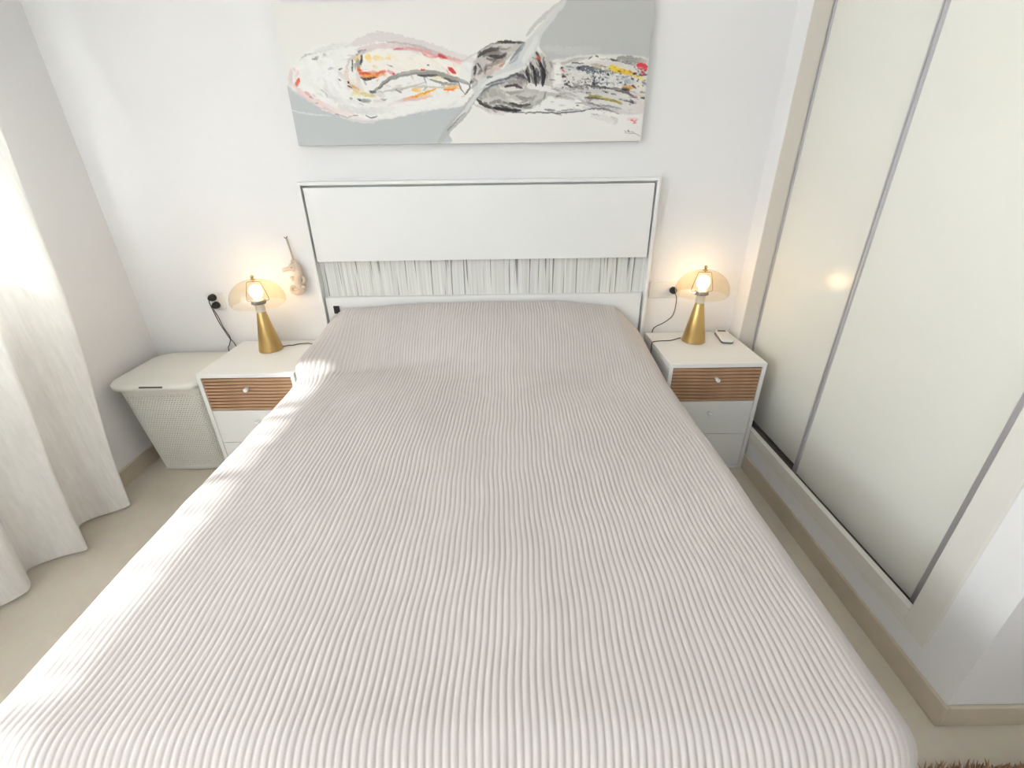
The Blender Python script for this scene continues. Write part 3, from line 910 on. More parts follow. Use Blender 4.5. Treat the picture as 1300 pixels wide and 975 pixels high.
# ---------------------------------------------------------------- painting
def painting():
    PX0, PX1, PZ0, PZ1, YF = -0.7508, 0.6868, 1.4191, 1.8921, -0.035
    W, H = 760, 250
    HC = 1000 * (PZ1 - PZ0) / (PX1 - PX0)
    gx, gy = np.meshgrid(np.linspace(0, 1000, W), np.linspace(0, HC, H))
    C = np.empty((H, W, 3)); C[:] = (238, 236, 231)
    rg = np.random.RandomState(2)
    px = 1000 / (W - 1)
    def region(x0, y0, x1, y1):
        a, b = max(int(x0 / px) - 1, 0), min(int(x1 / px) + 2, W)
        c, d = max(int(y0 / px) - 1, 0), min(int(y1 / px) + 2, H)
        return (slice(c, d), slice(a, b)) if a < b and c < d else None
    def put(sl, al, col):
        C[sl] = C[sl] * (1 - al[..., None]) + np.array(col, float) * al[..., None]
    def seg(X, Y, p, q):
        d = (q[0] - p[0], q[1] - p[1]); L = d[0] ** 2 + d[1] ** 2 + 1e-9
        t = np.clip(((X - p[0]) * d[0] + (Y - p[1]) * d[1]) / L, 0, 1)
        ex, ey = X - p[0] - t * d[0], Y - p[1] - t * d[1]
        return np.hypot(ex, ey), t, np.sign(d[0] * (Y - p[1]) - d[1] * (X - p[0])), L ** 0.5
    def P(pts, col, a, soft):
        xs, ys = [p[0] for p in pts], [p[1] for p in pts]
        pts = [(p.x, p.y) for p in spline([(x, y, 0) for x, y in pts] + [(pts[0][0], pts[0][1], 0)], 5)] if len(pts) > 6 and soft > 2 else pts
        sl = region(min(xs) - 9, min(ys) - 9, max(xs) + 9, max(ys) + 9)
        if sl is None: return
        X, Y = gx[sl], gy[sl]
        inside = np.zeros(X.shape, bool); dist = np.full(X.shape, 1e9)
        for i in range(len(pts)):
            p, q = pts[i], pts[(i + 1) % len(pts)]
            if p[1] != q[1]:
                inside ^= ((p[1] > Y) != (q[1] > Y)) & (X < (q[0] - p[0]) * (Y - p[1]) / (q[1] - p[1]) + p[0])
            dist = np.minimum(dist, seg(X, Y, p, q)[0])
        wob = soft * 0.25 * np.sin(X * 0.21 + Y * 0.13) * np.sin(Y * 0.3)
        put(sl, a * smooth(0.5 + (np.where(inside, dist, -dist) + wob) / (2 * soft)), col)
    def S(pts, w_, col, a, br):
        pts = [(p.x, p.y) for p in spline([(x, y, 0) for x, y in pts], 7)] if len(pts) > 2 else pts
        m = w_ * 1.4 + 3
        xs, ys = [p[0] for p in pts], [p[1] for p in pts]
        sl = region(min(xs) - m, min(ys) - m, max(xs) + m, max(ys) + m)
        if sl is None: return
        X, Y = gx[sl], gy[sl]
        D = np.full(X.shape, 1e9); SG = np.zeros(X.shape); T = np.zeros(X.shape)
        acc = 0.0
        for p, q in zip(pts[:-1], pts[1:]):
            d, t, sg, L = seg(X, Y, p, q)
            k = d < D
            D = np.where(k, d, D); SG = np.where(k, sg * d, SG); T = np.where(k, acc + t * L, T)
            acc += L
        tt = T / max(acc, 1e-6)
        half = w_ * (0.55 + 0.55 * np.sin(np.clip(tt, 0, 1) * math.pi) ** 0.6) if len(pts) > 2 else np.full(X.shape, w_ * 0.9)
        f1, f2, f3 = rg.rand(3) * 6
        half = half * (1 + br * 0.35 * np.sin(T * 0.35 + f1) * np.sin(T * 0.13 + f2))
        al = smooth((half - D) / 1.5 + 0.5)
        bris = 0.5 + 0.5 * np.sin(SG * 2.3 + f1 + 0.6 * np.sin(T * 0.08 + f2)) * np.sin(SG * 0.9 + f3 + T * 0.02)
        fade = 1 - br * 0.75 * smooth((tt - 0.55) / 0.45)
        al = al * a * (1 - br * 0.8 * (1 - bris)) * fade
        shade = 1 + 0.09 * br * np.sin(SG * 3.1 + f2)
        C[sl] = C[sl] * (1 - al[..., None]) + np.clip(np.array(col, float) * shade[..., None], 0, 255) * al[..., None]
    def D(b, n, size, cols):
        for i in range(n):
            x, y = rg.uniform(b[0], b[2]), rg.uniform(b[1], b[3])
            r = size * rg.uniform(0.6, 1.7) * 1.3
            S([(x, y), (x + rg.uniform(-2.5, 2.5), y + rg.uniform(-1, 1))], r, cols[rg.randint(len(cols))], 0.9, 0.1)
    P([(763,-3),(1008,-3),(996,130),(926,122),(830,121),(742,130),(707,113),(699,88),(711,54)],(194,195,193),1,4)
    P([(0,180),(69,223),(120,250),(200,265),(286,261),(378,244),(464,238),(505,227),(478,265),(442,300),(407,332),(-2,337)],(194,198,199),1,3)
    S([(-5,238),(42,248),(108,253)],1.68,(225,228,228),0.8,0.1)
    S([(733,120),(818,103),(967,102)],12.6,(186,188,187),0.35,0.6)
    S([(711,102),(775,110),(861,107)],8.4,(214,213,210),0.5,0.6)
    P([(11,150),(39,122),(94,100),(182,86),(268,76),(351,91),(434,113),(514,129),(515,189),(496,223),(423,237),(333,250),(241,264),(174,261),(121,245),(66,218),(11,189)],(240,239,234),0.9,6)
    S([(40,136),(93,109),(158,99)],14.7,(240,239,235),0.9,0.6)
    S([(44,184),(72,212),(133,237),(221,250)],14.7,(246,245,242),0.9,0.6)
    S([(78,129),(101,175),(159,218)],18.9,(247,246,243),0.8,0.7)
    S([(124,116),(126,157),(162,204)],16.8,(249,248,246),0.8,0.7)
    S([(53,116),(76,109),(97,107)],2.1,(165,165,162),0.7,0.8)
    S([(84,121),(100,118)],3.15,(110,110,108),0.8,0.8)
    S([(116,111),(126,114)],3.36,(150,150,148),0.8,0.8)
    S([(94,105),(138,95),(193,87)],6.3,(222,220,216),0.7,0.7)
    S([(90,190),(101,199),(108,211)],2.1,(150,150,150),0.7,0.6)
    S([(104,181),(117,207),(157,228)],6.3,(216,216,214),0.7,0.8)
    S([(135,232),(199,244),(289,239)],8.4,(210,208,205),0.7,0.8)
    S([(123,173),(142,215),(223,234)],6.3,(228,227,224),0.7,0.8)
    S([(19,143),(12,165),(9,187)],5.25,(214,196,198),0.8,0.7)
    S([(26,140),(33,151),(26,161)],4.2,(232,180,185),0.7,0.8)
    S([(35,165),(30,173),(24,182)],4.62,(226,80,58),0.95,0.3)
    S([(19,184),(46,206),(74,221),(118,247)],7.35,(236,206,205),0.85,0.6)
    S([(48,198),(60,206)],4.62,(225,140,145),0.8,0.6)
    S([(79,218),(120,241),(180,253)],8.4,(234,212,208),0.8,0.6)
    S([(56,206),(63,210)],2.1,(130,110,115),0.8,0.6)
    S([(120,250),(144,255),(154,259),(171,255),(186,255)],1.47,(90,92,95),0.85,0.3)
    S([(207,254),(220,260),(238,256)],1.68,(80,82,85),0.85,0.3)
    S([(135,253),(174,263),(218,268),(241,262)],6.3,(232,224,221),0.8,0.5)
    S([(199,89),(247,76),(289,74),(351,88),(410,102),(476,120),(519,129)],11.55,(214,205,202),0.75,0.5)
    S([(212,100),(266,93),(350,100),(423,114)],5.46,(222,196,196),0.8,0.6)
    S([(289,84),(351,91),(413,106),(446,116)],1.89,(180,170,170),0.8,0.5)
    S([(307,101),(346,100),(381,105),(412,114),(455,122),(493,129)],3.78,(226,150,152),0.85,0.6)
    S([(381,111),(401,120),(425,118)],2.52,(222,110,112),0.8,0.5)
    S([(426,114),(438,118),(449,122)],3.57,(202,52,60),0.95,0.3)
    S([(311,101),(329,101)],3.36,(206,110,122),0.8,0.5)
    S([(450,123),(476,131),(492,134)],6.3,(232,165,162),0.7,0.6)
    P([(225,106),(307,106),(401,120),(483,138),(477,176),(421,157),(343,156),(294,168),(247,161),(223,150)],(246,240,229),0.9,4)
    S([(234,118),(236,125)],7.56,(240,203,100),0.85,0.6)
    S([(254,120),(270,121)],5.88,(241,216,140),0.85,0.6)
    S([(284,118),(294,120)],4.2,(238,205,120),0.8,0.6)
    S([(246,139),(254,141)],3.36,(215,195,120),0.8,0.5)
    S([(218,112),(216,125),(210,136)],2.94,(45,40,42),0.95,0.3)
    S([(190,124),(186,149)],1.89,(60,58,60),0.9,0.3)
    S([(201,126),(195,145)],2.73,(150,148,146),0.9,0.4)
    S([(206,124),(204,149)],4.62,(120,118,116),0.85,0.5)
    S([(197,122),(215,116)],4.2,(225,190,90),0.8,0.5)
    S([(211,106),(218,103)],2.31,(40,40,42),0.9,0.2)
    S([(224,103),(229,102)],1.68,(60,55,58),0.9,0.2)
    S([(203,113),(213,109)],1.47,(90,85,88),0.9,0.2)
    S([(172,145),(167,163),(172,180),(190,191),(207,195)],7.56,(234,208,198),0.85,0.5)
    S([(172,141),(184,124),(210,110),(254,100)],3.36,(205,192,190),0.8,0.4)
    S([(197,152),(199,175),(208,189)],5.25,(226,205,198),0.7,0.6)
    S([(204,145),(211,157),(225,162),(247,159),(270,154)],6.72,(236,120,48),0.95,0.4)
    S([(206,148),(213,154),(235,155)],3.36,(214,60,38),0.95,0.4)
    S([(248,157),(261,153),(279,150)],3.36,(226,92,72),0.9,0.4)
    S([(219,160),(230,162),(238,160)],2.73,(240,175,70),0.9,0.3)
    S([(206,164),(220,168),(236,166),(249,164)],2.73,(50,42,42),0.95,0.4)
    S([(174,180),(184,187),(197,193)],3.78,(212,160,88),0.9,0.4)
    S([(169,174),(171,175)],2.31,(30,30,32),0.95,0)
    S([(168,182),(177,189)],1.47,(40,40,40),0.9,0)
    S([(150,145),(157,143)],1.47,(80,75,78),0.9,0)
    S([(146,168),(150,170)],2.73,(90,88,90),0.9,0.3)
    S([(149,152),(160,163)],5.25,(222,208,208),0.8,0.6)
    S([(182,198),(197,202)],5.25,(232,212,130),0.85,0.5)
    S([(204,200),(219,205),(238,208)],5.04,(214,190,98),0.85,0.6)
    S([(191,214),(208,218),(226,218)],3.78,(120,120,122),0.85,0.5)
    S([(195,216),(199,217)],1.68,(20,20,22),0.95,0)
    S([(233,199),(259,205),(266,220)],6.3,(215,206,204),0.8,0.6)
    S([(236,220),(263,224)],5.04,(220,208,205),0.8,0.5)
    S([(240,197),(254,188),(276,173),(310,161),(355,154),(398,155),(430,159),(469,170),(507,182)],4.83,(150,148,142),0.95,0.35)
    S([(365,160),(397,162),(421,161)],2.73,(84,80,78),0.95,0.3)
    S([(311,159),(348,152),(387,151)],2.1,(190,188,182),0.9,0.3)
    S([(430,164),(455,174),(477,178)],2.94,(96,92,90),0.9,0.4)
    S([(229,197),(242,199)],3.36,(90,88,88),0.9,0.3)
    S([(252,190),(287,170)],1.68,(95,95,92),0.8,0.3)
    S([(250,199),(318,191),(385,177)],2.1,(190,189,186),0.7,0.5)
    S([(396,171),(420,177),(446,181),(472,182)],2.31,(150,145,135),0.85,0.5)
    S([(407,168),(434,166)],3.36,(236,226,190),0.8,0.5)
    S([(428,183),(476,184)],2.1,(170,168,165),0.8,0.5)
    S([(302,194),(314,200)],2.31,(140,140,142),0.8,0.3)
    S([(291,191),(362,187),(428,189),(476,187)],2.1,(205,200,185),0.7,0.4)
    S([(348,195),(366,195)],5.46,(243,196,120),0.8,0.6)
    S([(319,217),(355,210),(382,202),(412,192)],2.73,(244,160,52),0.95,0.4)
    S([(364,210),(393,207)],4.62,(245,214,150),0.8,0.6)
    S([(436,194),(453,195),(469,191)],3.15,(238,130,52),0.95,0.4)
    S([(441,191),(483,189)],4.2,(245,190,110),0.7,0.5)
    S([(273,232),(318,218),(359,214)],3.78,(228,200,200),0.8,0.5)
    S([(318,221),(359,216),(400,209)],2.94,(230,190,190),0.8,0.6)
    S([(224,229),(291,228),(358,225)],6.3,(240,236,233),0.8,0.6)
    S([(453,145),(461,152),(467,156)],3.99,(212,58,56),0.95,0.3)
    S([(377,148),(383,148)],2.31,(214,70,70),0.95,0.2)
    S([(286,150),(298,156)],4.62,(232,160,165),0.8,0.6)
    S([(296,156),(300,157)],2.1,(205,70,80),0.9,0.2)
    S([(393,137),(398,137)],1.47,(90,85,80),0.9,0)
    P([(490,131),(522,135),(512,182),(473,173)],(238,237,233),0.95,3)
    S([(495,127),(519,117),(541,107)],1.89,(205,200,196),0.7,0.4)
    P([(510,178),(518,142),(534,114),(563,97),(606,87),(657,91),(695,109),(730,130),(743,159),(740,196),(714,214),(603,224),(532,212)],(196,191,186),0.95,4)
    S([(532,114),(563,97),(606,88),(652,91)],2.73,(90,88,85),0.9,0.5)
    S([(588,88),(622,89),(657,91)],2.1,(50,52,50),0.95,0.3)
    S([(545,107),(584,97),(627,97)],5.04,(222,220,212),0.9,0.6)
    S([(567,100),(605,104),(622,101)],2.52,(120,118,105),0.85,0.6)
    S([(549,118),(571,111),(596,115),(609,115)],6.3,(98,90,86),0.9,0.7)
    S([(558,125),(583,129),(609,122)],4.2,(84,77,75),0.9,0.7)
    S([(540,128),(565,136),(596,129)],5.04,(214,200,192),0.85,0.7)
    S([(531,135),(539,150),(521,168)],3.36,(72,66,64),0.9,0.6)
    S([(540,143),(534,160),(525,171)],2.94,(150,140,134),0.85,0.6)
    S([(543,153),(565,139),(604,132)],4.2,(134,120,114),0.85,0.7)
    S([(551,161),(583,146),(609,136)],6.3,(230,205,192),0.85,0.6)
    S([(542,171),(565,157),(587,150)],5.46,(200,184,178),0.85,0.7)
    S([(526,157),(529,171)],3.36,(220,216,210),0.85,0.4)
    S([(512,177),(521,171)],3.78,(80,76,74),0.9,0.4)
    S([(560,171),(604,154),(626,143)],8.4,(236,230,222),0.85,0.6)
    S([(591,143),(604,136)],2.1,(186,120,90),0.8,0.4)
    S([(517,171),(543,164)],5.46,(226,222,216),0.85,0.5)
    S([(673,129),(682,154),(686,184)],3.78,(50,48,50),0.95,0.6)
    S([(665,140),(671,166),(678,188)],3.78,(64,62,62),0.95,0.6)
    S([(699,127),(708,152),(709,184)],5.46,(44,42,46),0.95,0.5)
    S([(712,123),(717,155),(713,188)],2.52,(70,68,70),0.9,0.6)
    S([(691,148),(698,170),(695,184)],4.62,(36,34,40),0.95,0.5)
    S([(686,122),(691,144)],4.2,(200,196,188),0.9,0.5)
    S([(680,154),(684,173)],2.1,(190,185,178),0.9,0.4)
    S([(684,109),(695,116),(704,130)],3.36,(62,58,60),0.95,0.3)
    S([(693,119),(699,125),(701,134)],3.57,(224,98,62),0.95,0.3)
    S([(721,120),(734,145),(733,184)],5.46,(188,186,180),0.9,0.6)
    S([(727,134),(741,159),(735,192)],2.52,(130,128,124),0.9,0.5)
    S([(741,155),(741,174)],1.68,(70,70,70),0.9,0.4)
    S([(604,168),(638,165),(665,177)],5.46,(88,76,78),0.9,0.6)
    S([(617,180),(647,180),(665,184)],6.3,(150,138,138),0.9,0.6)
    S([(636,161),(656,167),(669,175)],3.36,(60,56,58),0.9,0.5)
    S([(595,183),(616,191)],4.2,(190,178,176),0.85,0.6)
    S([(638,187),(656,197)],2.94,(110,104,102),0.9,0.5)
    S([(625,183),(634,195)],1.89,(225,222,216),0.9,0.3)
    P([(532,212),(563,198),(603,194),(665,195),(714,196),(775,207),(829,223),(736,222),(692,241),(602,251),(540,239)],(200,198,192),0.95,3)
    S([(541,212),(563,205),(590,205),(603,216)],8.4,(168,166,156),0.9,0.5)
    S([(563,228),(585,224),(602,232)],4.62,(110,106,100),0.9,0.7)
    S([(545,228),(562,235)],3.36,(80,76,72),0.9,0.6)
    S([(580,235),(606,241),(638,250)],4.62,(48,44,48),0.95,0.5)
    S([(554,235),(571,241)],3.36,(50,48,46),0.95,0.5)
    S([(602,228),(638,236),(683,241)],3.78,(92,92,88),0.9,0.6)
    S([(614,221),(643,228),(665,225)],4.2,(232,230,222),0.9,0.5)
    S([(638,213),(665,221),(691,214)],4.2,(128,122,116),0.85,0.7)
    S([(647,236),(683,233),(714,218)],4.2,(150,146,142),0.85,0.6)
    S([(513,227),(540,241),(575,248),(613,253)],2.52,(205,190,186),0.8,0.6)
    S([(526,231),(557,250),(602,257)],2.1,(200,198,192),0.8,0.5)
    S([(549,244),(580,248),(615,247)],3.15,(214,196,192),0.85,0.5)
    S([(595,194),(625,196),(656,195)],5.46,(232,230,224),0.9,0.5)
    S([(603,205),(638,204),(665,198)],3.36,(150,146,138),0.85,0.5)
    S([(665,187),(702,193),(757,203)],6.72,(240,239,235),0.95,0.4)
    S([(656,197),(714,207),(780,218),(837,231)],3.36,(190,184,182),0.85,0.6)
    P([(687,241),(727,214),(785,228),(830,246),(782,251),(714,248)],(238,237,233),0.95,2)
    S([(410,324),(447,284),(481,257),(514,219),(542,193)],8.82,(186,186,182),0.9,0.4)
    S([(452,280),(490,246),(523,212),(546,190)],4.62,(226,226,222),0.9,0.3)
    S([(437,296),(466,269),(490,250)],1.89,(130,130,130),0.8,0.3)
    S([(527,216),(550,197),(577,183)],4.2,(150,150,146),0.9,0.5)
    P([(515,193),(529,175),(582,157),(622,129),(652,98),(690,64),(763,-1),(769,6),(711,68),(695,102),(665,136),(604,172),(551,193),(523,212)],(216,217,214),0.9,3)
    S([(538,190),(582,168),(621,158),(656,148),(677,129)],3.78,(234,234,230),0.9,0.5)
    S([(622,129),(639,111),(661,91)],3.78,(128,132,136),0.9,0.6)
    S([(618,136),(635,129),(647,108)],3.36,(170,176,180),0.9,0.6)
    S([(595,150),(613,132),(635,111)],2.52,(236,236,232),0.9,0.4)
    S([(656,133),(677,105),(694,78)],7.14,(232,233,229),0.9,0.5)
    S([(626,143),(652,136)],5.04,(206,210,210),0.9,0.6)
    S([(542,197),(572,186),(608,176),(638,165)],3.36,(160,166,172),0.9,0.5)
    S([(551,186),(590,175),(621,167),(647,160)],2.1,(88,90,92),0.9,0.5)
    S([(556,168),(569,166)],2.73,(110,112,112),0.9,0.5)
    S([(537,205),(564,188),(604,181)],1.68,(96,96,98),0.85,0.3)
    S([(517,171),(529,178),(511,193)],2.52,(160,160,156),0.7,0.5)
    S([(665,74),(698,44),(731,21),(759,2)],4.62,(204,203,199),0.85,0.4)
    S([(690,68),(731,28),(763,2)],3.36,(222,221,217),0.8,0.4)
    S([(477,178),(483,193),(492,204)],1.89,(130,130,126),0.9,0.3)
    S([(505,184),(506,193),(492,208)],1.89,(110,110,108),0.9,0.3)
    P([(479,178),(503,186),(502,193),(490,202)],(244,243,240),0.95,1)
    S([(532,121),(558,107),(588,104)],3.78,(70,66,66),0.9,0.5)
    S([(526,142),(522,160)],2.94,(66,60,60),0.9,0.4)
    S([(566,118),(592,122),(609,115)],3.78,(62,56,56),0.9,0.5)
    S([(682,144),(689,166),(691,188)],3.36,(30,28,32),0.95,0.4)
    S([(704,137),(713,162),(711,188)],4.62,(30,28,32),0.95,0.4)
    S([(665,154),(674,180)],3.36,(40,38,40),0.9,0.4)
    S([(527,219),(540,231),(562,239)],3.78,(58,54,54),0.9,0.4)
    S([(571,239),(602,245),(647,248)],3.78,(34,32,36),0.95,0.4)
    S([(616,228),(647,236),(674,232)],2.94,(70,66,66),0.9,0.5)
    S([(604,191),(629,187),(652,193)],3.15,(70,62,64),0.9,0.4)
    P([(738,134),(819,120),(926,122),(999,134),(997,214),(993,260),(916,251),(825,227),(740,196)],(222,219,214),0.95,3)
    P([(742,138),(759,136),(764,185),(742,192)],(240,239,234),0.95,3)
    S([(759,138),(798,131),(837,126)],3.78,(170,168,162),0.85,0.7)
    S([(790,138),(820,138)],2.1,(80,78,76),0.9,0.5)
    S([(820,133),(862,128),(897,129)],5.04,(240,238,232),0.9,0.5)
    S([(837,128),(843,125)],1.89,(60,60,60),0.9,0.3)
    S([(855,123),(862,125)],1.89,(70,70,70),0.9,0.3)
    S([(897,131),(919,134)],2.94,(40,38,38),0.95,0.6)
    S([(914,127),(949,131),(992,137)],6.3,(128,130,124),0.9,0.7)
    S([(928,136),(963,142)],3.36,(105,100,102),0.85,0.7)
    S([(760,148),(795,147),(832,153)],5.04,(196,198,198),0.85,0.6)
    S([(805,149),(838,151),(869,153)],5.88,(66,70,86),0.95,0.5)
    S([(832,159),(864,157),(897,156)],2.94,(88,90,100),0.9,0.6)
    S([(846,144),(877,148),(894,154)],4.2,(190,180,140),0.85,0.6)
    S([(829,141),(885,139),(951,148)],3.78,(224,214,206),0.85,0.6)
    D((760,148,996,200),150,1.3,[(60,58,62),(236,236,232),(120,126,136),(40,40,42),(245,244,240),(150,158,170),(200,196,190)])
    D((847,157,955,191),130,1.5,[(150,160,174),(224,228,232),(100,108,120),(240,240,238),(60,62,70),(180,188,198)])
    D((769,167,867,198),60,1.1,[(40,38,40),(236,232,224),(90,86,84),(225,215,200)])
    S([(765,168),(774,170)],2.73,(70,40,48),0.95,0.3)
    S([(766,154),(769,156)],2.52,(214,90,105),0.9,0.2)
    S([(940,180),(963,182)],6.3,(172,178,188),0.85,0.6)
    S([(894,147),(908,152),(921,152)],6.09,(240,206,42),0.95,0.35)
    S([(912,157),(943,160),(965,167)],5.46,(242,190,50),0.95,0.4)
    S([(966,171),(983,173),(994,184)],3.78,(240,214,110),0.9,0.4)
    S([(970,144),(988,148),(992,155)],7.14,(216,40,52),0.97,0.25)
    S([(982,159),(991,164)],3.36,(190,40,60),0.9,0.4)
    S([(976,168),(998,166)],2.1,(70,60,70),0.9,0.3)
    S([(960,164),(967,164)],3.36,(50,44,40),0.95,0.2)
    S([(919,157),(924,159)],1.89,(60,56,40),0.9,0.2)
    S([(938,193),(951,196),(966,193)],5.46,(222,150,62),0.95,0.4)
    S([(962,191),(969,198)],2.52,(60,50,48),0.9,0.3)
    S([(977,191),(991,202)],6.3,(234,226,206),0.85,0.5)
    S([(989,184),(999,190)],3.15,(120,126,134),0.9,0.4)
    S([(770,185),(788,191),(797,196),(805,193),(828,189)],2.73,(70,64,62),0.95,0.6)
    S([(828,189),(858,193),(894,196),(929,200)],2.73,(60,56,54),0.95,0.5)
    S([(934,200),(951,202)],3.36,(42,38,34),0.95,0.3)
    S([(801,189),(823,195)],5.04,(130,126,122),0.85,0.6)
    S([(748,196),(801,200),(868,205),(935,209)],5.46,(196,190,190),0.85,0.7)
    S([(912,202),(948,209),(971,219),(981,225)],2.94,(96,76,82),0.95,0.4)
    S([(989,221),(998,223)],2.73,(50,44,44),0.95,0.3)
    S([(970,214),(992,212)],4.62,(226,196,186),0.85,0.5)
    S([(886,207),(894,205)],1.68,(70,66,66),0.9,0.2)
    S([(904,211),(917,213)],1.68,(80,74,76),0.9,0.2)
    S([(832,206),(846,208)],1.68,(100,96,96),0.9,0.2)
    S([(829,219),(860,220),(892,224),(919,230)],2.73,(84,70,58),0.95,0.4)
    S([(842,214),(864,216),(896,224),(937,234)],3.15,(188,176,70),0.95,0.4)
    S([(905,226),(933,234)],3.36,(150,130,70),0.85,0.5)
    S([(925,223),(950,228),(970,234)],2.52,(80,76,80),0.95,0.5)
    S([(958,227),(973,234)],2.94,(56,54,58),0.95,0.4)
    S([(873,214),(935,221),(959,228)],4.2,(214,212,208),0.85,0.6)
    P([(805,215),(829,221),(823,232),(803,228)],(243,242,238),0.9,2)
    S([(735,196),(803,215),(837,234),(894,247),(962,257)],3.36,(178,172,172),0.85,0.6)
    S([(837,231),(871,239),(885,247)],1.89,(110,108,110),0.85,0.3)
    S([(879,239),(906,241),(938,248)],2.52,(140,134,138),0.85,0.5)
    S([(826,242),(876,246),(928,255),(973,260)],4.2,(206,202,202),0.85,0.6)
    S([(970,225),(987,240),(991,256)],8.4,(226,212,212),0.8,0.6)
    S([(930,251),(988,256)],4.2,(230,218,220),0.8,0.5)
    S([(602,251),(656,253),(714,253),(764,255),(815,252),(848,246),(889,247),(928,259)],1.68,(84,84,88),0.95,0.3)
    S([(718,245),(732,248),(746,249)],2.31,(96,98,100),0.9,0.5)
    S([(750,251),(782,249),(817,248)],1.68,(120,122,122),0.9,0.5)
    S([(808,238),(812,238)],1.47,(70,70,72),0.9,0)
    S([(854,264),(891,270),(924,282)],7.35,(222,220,217),0.75,0.6)
    S([(908,266),(923,274),(919,284)],3.78,(198,197,196),0.7,0.5)
    S([(959,273),(986,273)],3.36,(240,196,190),0.8,0.5)
    S([(966,275),(978,279),(983,273)],1.68,(226,100,105),0.9,0.3)
    S([(974,283),(980,283)],1.68,(200,90,100),0.9,0.2)
    S([(951,303),(954,305)],0.63,(25,25,28),0.8,0)
    S([(958,305),(960,301),(963,303),(961,305),(965,305)],0.53,(25,25,28),0.8,0)
    S([(965,305),(972,305),(979,308)],0.42,(70,70,72),0.6,0)
    S([(951,308),(965,309),(981,310),(998,317)],0.42,(60,60,62),0.7,0)
    # dry-brush texture: short strokes that drag the neighbouring colour along the flow of the picture
    SC0 = C.copy()
    n_ = 0
    while n_ < 1100:
        x, y = rg.uniform(0, 1000), rg.uniform(80, 270)
        e1 = ((x - 265) / 262) ** 2 + ((y - 172) / 88) ** 2
        e2 = ((x - 618) / 112) ** 2 + ((y - 180) / 84) ** 2
        if e2 < 1:
            an = math.atan2((x - 618) / 112, -(y - 180) / 84) + rg.uniform(-0.5, 0.5); dark = 0.16; wd = rg.uniform(0.9, 2.4)
        elif x > 735 and 128 + (x - 735) * 0.01 < y < 262:
            an = 0.10 + (y - 195) * 0.0012 + rg.uniform(-0.12, 0.12); dark = 0.16; wd = rg.uniform(0.8, 1.9)
        elif e1 < 1:
            an = math.atan2((x - 265) / 262 * 0.34, -(y - 172) / 88) + rg.uniform(-0.3, 0.3); dark = 0.012; wd = rg.uniform(1.0, 3.2)
        else:
            continue
        n_ += 1
        L = rg.uniform(7, 24)
        j = min(max(int((x + rg.uniform(-16, 16)) / px), 0), W - 1); i = min(max(int((y + rg.uniform(-7, 7)) / px), 0), H - 1)
        col = SC0[i, j] * rg.uniform(0.93, 1.05)
        a_ = rg.uniform(0.3, 0.7)
        k_ = rg.rand()
        if k_ < dark:
            col = np.array((62, 58, 58)) * rg.uniform(0.6, 1.7)
        elif k_ < dark * 2.2:
            col = np.array((238, 236, 230))
        dx, dy = math.cos(an) * L / 2, math.sin(an) * L / 2
        S([(x - dx, y - dy), (x + rg.uniform(-2, 2), y + rg.uniform(-1.5, 1.5)), (x + dx, y + dy)], wd, tuple(np.clip(col, 0, 255)), a_, 0.7)
    S([(240,197),(254,188),(276,173),(310,161),(355,154),(398,155),(430,159),(469,170),(507,182)],4.83,(150,148,142),0.95,0.35)
    S([(365,160),(397,162),(421,161)],2.73,(84,80,78),0.95,0.3)
    S([(311,159),(348,152),(387,151)],2.1,(190,188,182),0.9,0.3)
    S([(430,164),(455,174),(477,178)],2.94,(96,92,90),0.9,0.4)
    S([(229,197),(242,199)],3.36,(90,88,88),0.9,0.3)
    S([(252,190),(287,170)],1.68,(95,95,92),0.8,0.3)
    S([(250,199),(318,191),(385,177)],2.1,(190,189,186),0.7,0.5)
    S([(396,171),(420,177),(446,181),(472,182)],2.31,(150,145,135),0.85,0.5)
    S([(407,168),(434,166)],3.36,(236,226,190),0.8,0.5)
    S([(428,183),(476,184)],2.1,(170,168,165),0.8,0.5)
    S([(302,194),(314,200)],2.31,(140,140,142),0.8,0.3)
    S([(291,191),(362,187),(428,189),(476,187)],2.1,(205,200,185),0.7,0.4)
    S([(348,195),(366,195)],5.46,(243,196,120),0.8,0.6)
    S([(319,217),(355,210),(382,202),(412,192)],2.73,(244,160,52),0.95,0.4)
    S([(364,210),(393,207)],4.62,(245,214,150),0.8,0.6)
    S([(436,194),(453,195),(469,191)],3.15,(238,130,52),0.95,0.4)
    S([(441,191),(483,189)],4.2,(245,190,110),0.7,0.5)
    S([(273,232),(318,218),(359,214)],3.78,(228,200,200),0.8,0.5)
    S([(318,221),(359,216),(400,209)],2.94,(230,190,190),0.8,0.6)
    S([(224,229),(291,228),(358,225)],6.3,(240,236,233),0.8,0.6)
    S([(453,145),(461,152),(467,156)],3.99,(212,58,56),0.95,0.3)
    S([(377,148),(383,148)],2.31,(214,70,70),0.95,0.2)
    S([(286,150),(298,156)],4.62,(232,160,165),0.8,0.6)
    S([(296,156),(300,157)],2.1,(205,70,80),0.9,0.2)
    S([(393,137),(398,137)],1.47,(90,85,80),0.9,0)
    S([(410,324),(447,284),(481,257),(514,219),(542,193)],8.82,(186,186,182),0.9,0.4)
    S([(452,280),(490,246),(523,212),(546,190)],4.62,(226,226,222),0.9,0.3)
    S([(437,296),(466,269),(490,250)],1.89,(130,130,130),0.8,0.3)
    S([(527,216),(550,197),(577,183)],4.2,(150,150,146),0.9,0.5)
    P([(515,193),(529,175),(582,157),(622,129),(652,98),(690,64),(763,-1),(769,6),(711,68),(695,102),(665,136),(604,172),(551,193),(523,212)],(216,217,214),0.9,3)
    S([(538,190),(582,168),(621,158),(656,148),(677,129)],3.78,(234,234,230),0.9,0.5)
